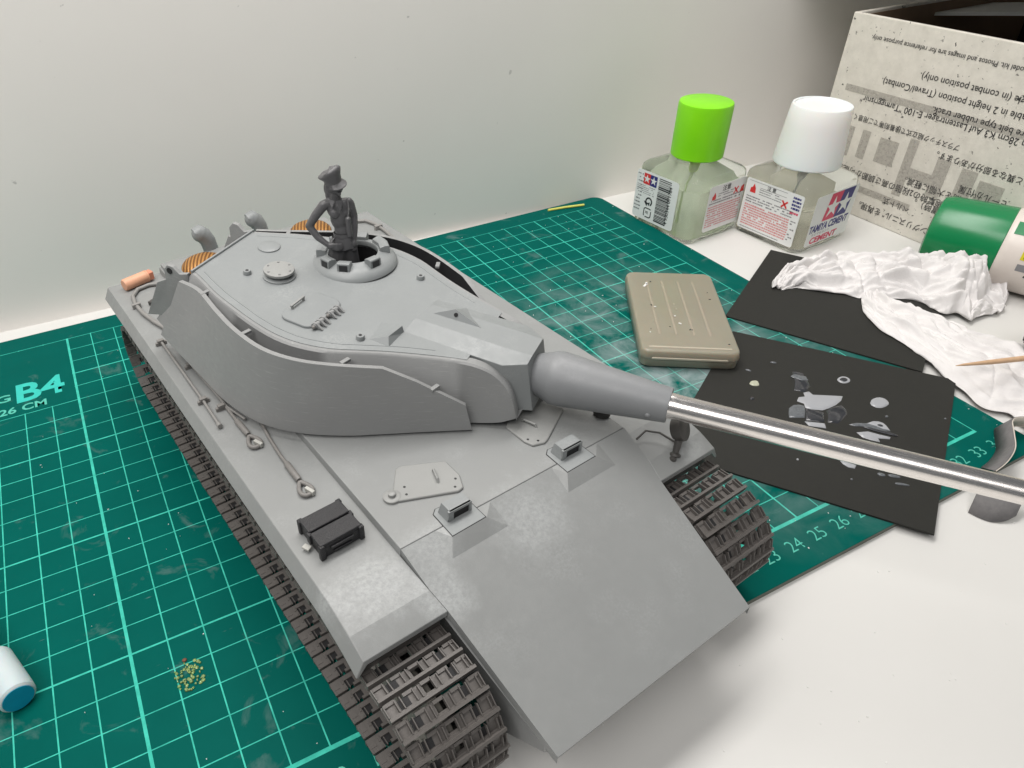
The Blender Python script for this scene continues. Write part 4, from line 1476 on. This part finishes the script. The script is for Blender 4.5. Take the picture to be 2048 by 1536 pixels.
GLUE = []  # filled in below
for spec in (
    (oval(32.35, 2.68, .40, .28, .1, .1), 'glue'),
    (oval(32.40, 4.32, .27, .21, 0, .04), 'glue'), (oval(32.37, 4.31, .17, .13, 0, .06), 'glue_wet', .10, .03),
    (oval(29.15, 5.84, .20, .17, 0, .2), 'glue_yel'), (oval(28.33, 5.17, .10, .08), 'glue_wet'),
    ([(31.06, 5.69), (31.20, 5.62), (31.38, 5.43), (31.15, 5.02), (30.91, 4.65), (30.41, 4.49), (30.15, 4.78), (30.62, 5.15)], 'glue_wet'),
    (oval(31.0, 5.25, .18, .30, .6, .4), 'glue_thin', .10, .02),
    ([(29.71, 4.24), (29.95, 4.38), (30.2, 4.30), (30.35, 4.5), (30.59, 4.46), (30.55, 4.24), (31.0, 3.95), (31.48, 3.62), (31.2, 3.46), (30.8, 3.37), (30.4, 3.36), (30.09, 3.39), (29.8, 3.62), (29.66, 3.79), (29.82, 4.0)], 'glue'),
    ([(28.66, 3.67), (28.84, 3.86), (29.1, 4.08), (29.39, 4.14), (29.6, 4.06), (29.73, 3.89), (29.45, 3.62), (29.16, 3.4)], 'glue_thin'),
    ([(29.64, 3.78), (30.01, 3.24), (29.58, 2.87), (29.05, 3.26)], 'glue_wet', .08, .05),
    ([(28.98, 3.24), (29.53, 2.80), (29.35, 2.59), (28.92, 3.0)], 'glue'),
    ([(30.19, 3.3), (30.6, 3.34), (30.99, 3.27), (30.9, 2.98), (30.74, 2.8), (30.3, 2.66), (29.95, 2.58), (29.70, 2.82), (30.05, 3.1)], 'glue_wet'),
    ([(30.25, 2.36), (30.53, 2.30), (30.88, 2.07), (31.15, 2.06), (31.32, 1.96), (31.40, 1.80), (31.36, 1.63), (31.24, 1.38), (31.05, 1.50), (30.92, 1.61), (30.75, 1.82), (30.58, 2.05), (30.35, 2.2)], 'glue_thin'),
    ([(30.85, 2.08), (31.15, 2.06), (31.32, 1.96), (31.40, 1.80), (31.36, 1.63), (31.24, 1.40), (31.08, 1.55), (31.0, 1.8)], 'glue', .09, .03), (oval(31.15, 1.75, .10, .07, -.8), 'glue_wet', .115, .02),
    (oval(30.9, 1.52, .62, .07, -.95, .2), 'glue_wet', .10, .03),
    ([(30.07, 1.64), (30.12, 1.92), (30.5, 1.78), (30.72, 1.45), (30.95, 1.16), (30.83, 1.11), (30.49, 1.33), (30.39, 1.17), (30.2, 1.4)], 'glue'),
    ([(28.34, 1.17), (28.52, .92), (28.63, .74), (28.45, .66), (28.31, .80), (28.28, 1.0)], 'glue'),
    (oval(28.97, .04, .13, .08, -.8, .2), 'glue_thin'), (oval(29.28, -.22, .20, .07, -.8, .2), 'glue_thin'), (oval(29.16, -.60, .24, .05, -.75, .2), 'glue_thin'),
    (oval(30.9, 6.5, .12, .05, -.8, .3), 'glue_thin'), (oval(31.85, 2.0, .06, .05), 'glue_thin'), (oval(27.1, 1.9, .04, .04), 'glue'),
    (oval(33.6, .9, .04, .04), 'glue_thin'), (oval(27.9, .35, .04, .04), 'glue_thin'), (oval(29.6, 6.6, .05, .12, .5), 'glue_thin'),
):
    blob(*spec)

# ------------------------------------------------------------------ blade case
case_c = [(30.00, 14.27), (33.22, 12.02), (28.76, 6.96), (25.62, 9.40)]
c0 = Vector((sum(p[0] for p in case_c) / 4, sum(p[1] for p in case_c) / 4))
ca = math.atan2(12.02 - 14.27, 33.22 - 30.0)
bc_ = root('blade_case', 'cloudy beige plastic blade case lying on the mat and on a card corner', 'case', (c0.x, c0.y, .078), ca + .03)
W_, L_ = 3.93, 6.72
b = MB(); b.rings([[(x, y, z) for x, y in rrect(W_ * k, L_ - W_ * (1 - k), .34, 6)] for z, k in ((0, .955), (.06, .985), (.44, 1.0))]); b.build('case_base', 'case', bc_, smooth=45)
b = MB(); b.rings([[(x, y, z) for x, y in rrect(W_ * k, L_ - W_ * (1 - k), .34, 6)] for z, k in ((.445, 1.012), (.50, 1.012), (.74, .995), (.80, .975), (.815, .95))]); b.build('case_lid', 'case', bc_, smooth=45)
b = MB(); b.rings([[(-1.55, -L_ / 2 - .055, z0), (1.5, -L_ / 2 - .055, z0), (1.38, -L_ / 2 + .05, z1), (-1.42, -L_ / 2 + .05, z1)] for z0, z1 in ((.42, .40), (.52, .52))]); b.build('opening_lip', 'case_lip', bc_, bevel=.02)
b = MB(); b.box((0, -L_ / 2 + .32, .818), (3.3, .10, .03)); b.build('lid_ridge', 'case_lip', bc_, bevel=.012)
for x in (-1.1, -.40, .32, .98):
    b = MB(); b.box((x, .2, .816), (.10, 4.6, .014)); b.build('lid_rib', 'case_rib', bc_, bevel=.006)
rd = random.Random(11)
for i in range(16):
    b = MB(); b.box((rd.uniform(-1.6, 1.6), rd.uniform(-2.8, 2.9), .832), (rd.uniform(.03, .13), rd.uniform(.03, .06), .02), rd.uniform(0, 3))
    b.build('stuck_chip', rd.choice(('chip_dark', 'case_lip', 'chip_white', 'chip_dark')), bc_)
b = MB(); b.box((-1.2, 2.05, .832), (.10, .34, .02), -.5); b.box((-1.12, 2.2, .832), (.08, .2, .02), .1); b.build('stuck_chip', 'chip_white', bc_)

# ------------------------------------------------------------------ tissues
def tissue(name, label, spine, n=64, mcount=120, seed=0, folds=5, amp=.35):
    """spine: (x,y,halfwidth,height,base)"""
    b = MB()
    cps = [Vector((p[0], p[1], 0)) for p in spine]
    rs = []
    xs_ = crom([(p[0], p[1], p[2]) for p in spine], 20)
    hs_ = crom([(p[3], p[4], 0) for p in spine], 20)
    N = len(xs_)
    for i in range(N):
        c = Vector((xs_[i].x, xs_[i].y, 0))
        d = Vector((xs_[min(i + 1, N - 1)].x - xs_[max(i - 1, 0)].x, xs_[min(i + 1, N - 1)].y - xs_[max(i - 1, 0)].y, 0)).normalized()
        nn_ = Vector((-d.y, d.x, 0))
        w_ = xs_[i].z
        h_, base = hs_[i].x, hs_[i].y
        ring = []
        for j in range(mcount + 1):
            s = -1 + 2 * j / mcount
            u = i * .068
            wl = w_ * (1 + .30 * noise.noise(Vector((u * .9, 7.3 * (1 if s > 0 else -1), seed))))
            p = c + nn_ * (s * wl) + d * (.55 * noise.noise(Vector((u * .6, s * 2.4, seed + 4))) * abs(s))
            dome = (1 - abs(s) ** 2.6)
            z = base + h_ * dome * (.60 + .40 * noise.noise(Vector((u * .55, s * .9, seed + 2))))
            k_ = min(1.0, h_ + .2)
            sw = s + .35 * noise.noise(Vector((u * .45, s, seed + 9)))
            for fu, fs, am, pw, sd in ((.34, 2.1, .62, 1.6, 31), (.55, 4.2, .30, 2.4, 41), (.9, 7.0, .12, 3.0, 51)):
                q_ = noise.noise(Vector((u * fu, sw * fs, seed + sd)))
                z += amp * am * k_ * (max(0.0, 1 - abs(q_) * 2.6) ** pw - .35) * dome ** .55
            q_ = noise.noise(Vector((u * 1.25 + s * .8, s * .9, seed + 61)))
            z -= amp * .30 * k_ * max(0.0, 1 - abs(q_) * 4) ** 2 * dome ** .5
            z += .03 * noise.noise(Vector((p.x * 3, p.y * 3, seed)))
            p.z = max(base * (1 if abs(s) < .97 else .2) + .01, z)
            ring.append(p)
        rs.append(ring)
    b.rings(rs, closed=False)
    o = b.build(name, 'tissue', smooth=180)
    so = o.modifiers.new('solid', 'SOLIDIFY'); so.thickness = .02; so.offset = 1
    return tag(o, label, 'tissue', 'crumpled tissues')


tissue('paper_tissue', 'crumpled white paper tissue bunched in front of the green capped tube',
       [(35.75, 10.75, .25, .1, .1), (36.6, 10.9, .75, .5, .12), (38.0, 10.75, 1.45, .8, .14), (39.6, 9.9, 1.8, 1.2, .1), (40.9, 8.6, 1.75, 1.3, .1), (41.9, 7.6, 2.1, 2.0, .1), (42.7, 6.6, 2.2, 2.3, .05), (43.2, 5.6, 2.0, 1.4, 0), (43.4, 4.7, 1.0, .3, -.1)], seed=3, folds=5, amp=1.0)
tissue('paper_tissue', 'flattened white paper tissue hanging off the black card below the toothpick',
       [(39.0, 8.3, .5, .3, .1), (38.3, 6.8, 1.1, .6, .12), (38.2, 5.0, 1.5, .7, .12), (38.3, 3.3, 2.1, .6, .05), (38.6, 1.8, 2.7, .6, 0), (38.9, .4, 3.1, .45, -.1), (39.2, -.9, 3.2, .2, -.18), (39.5, -1.8, 3.0, .05, -.2)], seed=21, folds=3, amp=.55)

# ------------------------------------------------------------------ toothpick, black cap, sandpaper
tp_ = MB()
tp_.tube([(35.30, 2.08, 1.18), (35.6, 1.97, 1.19), (36.6, 1.6, 1.2), (38.6, .85, 1.25), (41.5, -.25, 1.3)], [.012, .05, .095, .12, .12], 12)
tag(tp_.build('toothpick', 'pick', smooth=50), 'pointed bamboo toothpick lying over the flattened tissue', 'toothpick')
bk = root('bottle_cap', 'glossy black plastic cap lying on the tissue at its right', 'cap', (40.75, 1.62, .55), .3)
b = MB(); b.lathe([(.75, 0), (.80, .06), (.80, .9), (.72, 1.0), (.02, 1.0)], (0, 0, 0), n=32); b.build('cap_shell', 'black_pl', bk, smooth=40)
for k in range(24):
    a = 2 * math.pi * k / 24
    b = MB(); b.box((.80 * math.cos(a), .80 * math.sin(a), .45), (.05, .09, .8), a); b.build('grip_rib', 'black_pl', bk)


def strip(name, label, pts, z0, z1, lean):
    """paper strip standing on edge: pts plan curve, grit outside / pale back inside"""
    o = root(name, label, 'sandpaper', (0, 0, 0), 0, 'offcuts of sandpaper')
    cs = crom([(x, y, 0) for x, y in pts], 8)
    for nm, mt, off in (('grit_side', 'sand', 0), ('paper_back', 'sand_back', .03)):
        b = MB()
        lo_, hi_ = [], []
        for i, p in enumerate(cs):
            d = (cs[min(i + 1, len(cs) - 1)] - cs[max(i - 1, 0)]).normalized()
            n_ = Vector((-d.y, d.x, 0))
            lo_.append(p + n_ * off + Vector((0, 0, z0)))
            hi_.append(p + n_ * (off + lean) + Vector((0, 0, z1)))
        b.rings([lo_, hi_], closed=False)
        ob = b.build(nm, mt, o, smooth=60)
        so = ob.modifiers.new('solid', 'SOLIDIFY'); so.thickness = .026; so.offset = 1
    return o


o_ = root('sandpaper_strip', 'curled grey sandpaper strip standing on the mat corner behind the barrel', 'sandpaper', (0, 0, 0), 0, 'offcuts of sandpaper')
tops = crom([(31.5, -1.95, .78), (32.2, -1.88, .86), (33.0, -1.62, .9), (33.72, -1.15, .9), (34.35, -.72, .9), (34.75, -.72, .9), (35.4, -1.05, .9), (36.2, -1.3, .85)], 8)
bots = crom([(32.3, -1.3, .03), (32.9, -1.22, .03), (33.6, -1.0, .03), (34.15, -.62, .03), (34.7, -.28, .03), (35.15, -.35, .03), (35.8, -.7, .03), (36.6, -.95, .03)], 8)
for nm, mt, dx, dy in (('grit_side', 'sand', 0, 0), ('paper_back', 'sand_back', .022, -.03)):
    b = MB()
    b.rings([[(p.x + dx, p.y + dy, p.z) for p in bots], [(p.x + dx, p.y + dy, p.z) for p in tops]], closed=False)
    ob = b.build(nm, mt, o_, smooth=60)
    so = ob.modifiers.new('solid', 'SOLIDIFY'); so.thickness = .02; so.offset = 0
sc_ = MB()
cs = crom([(31.15, -1.85, .0), (31.22, -2.15, -.02), (31.38, -2.45, .0), (31.7, -2.66, .12), (32.05, -2.75, .42)], 6)
rs = [[(p.x, p.y, p.z + .55), (p.x - .42, p.y - .22, p.z * .8 + .22), (p.x - .95, p.y - .45, ZT + .04 + max(0, p.z) * .5)] for p in cs]
sc_.rings(rs, closed=False)
o = sc_.build('sandpaper_scrap', 'sand', smooth=60)
so = o.modifiers.new('solid', 'SOLIDIFY'); so.thickness = .03; so.offset = 1
tag(o, 'curved scrap of grey sandpaper on the white table under the gun barrel', 'sandpaper', 'offcuts of sandpaper')

# ------------------------------------------------------------------ pen-like tube at the left, stick, crumbs
pn = root('dropper_bottle', 'milky capped dropper with cyan end lying on the left of the mat', 'dropper', (2.30, 4.70, .46), 0)
ax2 = Vector((-.33, 1.0, 0)).normalized()
b = MB(); b.lathe([(.40, -.02), (.455, .03), (.46, .2), (.42, 1.55), (.36, 1.66), (.27, 1.7)], (0, 0, 0), ax2, 32); b.build('cap', 'milky', pn, smooth=40)
b = MB(); b.lathe([(.02, -.035), (.385, -.035), (.385, .0)], (0, 0, 0), ax2, 32); b.build('cap_end', 'cyan', pn, smooth=40)
b = MB(); b.lathe([(.25, 1.6), (.25, 5.5), (.2, 5.6)], (0, 0, 0), ax2, 24); b.build('barrel', 'cleartube', pn, smooth=40)

b = MB(); b.tube([(31.5, 23.80, .06), (32.6, 23.62, .07), (33.75, 23.38, .06)], .075, 8)
tag(b.build('yellow_stick', 'yellow', smooth=50), 'thin yellow plastic stick at the far corner of the mat', 'stick')

b = MB()
rd = random.Random(3)
for i in range(70):
    a, r_ = rd.uniform(0, 6.28), rd.random() ** .6
    b.ball((6.28 + .52 * r_ * math.cos(a) * .8 + .1 * rd.random(), 3.62 + .48 * r_ * math.sin(a), .02), (rd.uniform(.02, .06), rd.uniform(.02, .06), rd.uniform(.015, .04)), 6, 4)
o = b.build('glue_beads', 'beads', smooth=60)
o['kind'] = 'stuff'
tag(o, 'cluster of shiny green dried glue beads on the mat', 'glue')
b = MB(); b.ball((6.30, 4.12, .02), (.07, .06, .03), 8, 5)
tag(b.build('rust_crumb', 'rust', smooth=60), 'rusty brown crumb beside the green glue beads', 'crumb')
# scattered chips and dust specks
b = MB()
rd = random.Random(9)
for i in range(70):
    x, y = rd.uniform(-.5, 10), rd.uniform(-1, 22)
    if x > 8.6 - .1 * y + .6:
        continue
    if 0 < x < 5 and y > 17.5:
        continue
    s_ = rd.uniform(.008, .026)
    b.box((x, y, .012), (s_ * rd.uniform(1, 3), s_, .02), rd.uniform(0, 3))
for i in range(90):
    x, y = rd.uniform(22, 35.5), rd.uniform(-1.2, 23.5)
    s_ = rd.uniform(.01, .03)
    b.box((x, y, .012), (s_ * rd.uniform(1, 2.5), s_, .02), rd.uniform(0, 3))
for i in range(40):
    s_ = rd.uniform(.012, .03)
    b.box((rd.uniform(14, 34), rd.uniform(-7.5, -2.2), ZT + .01), (s_ * 2, s_, .02), rd.uniform(0, 3))
o = b.build('plastic_crumbs', 'chip_white')
o['kind'] = 'stuff'
tag(o, 'tiny pale plastic crumbs scattered over mat and table', 'crumbs')
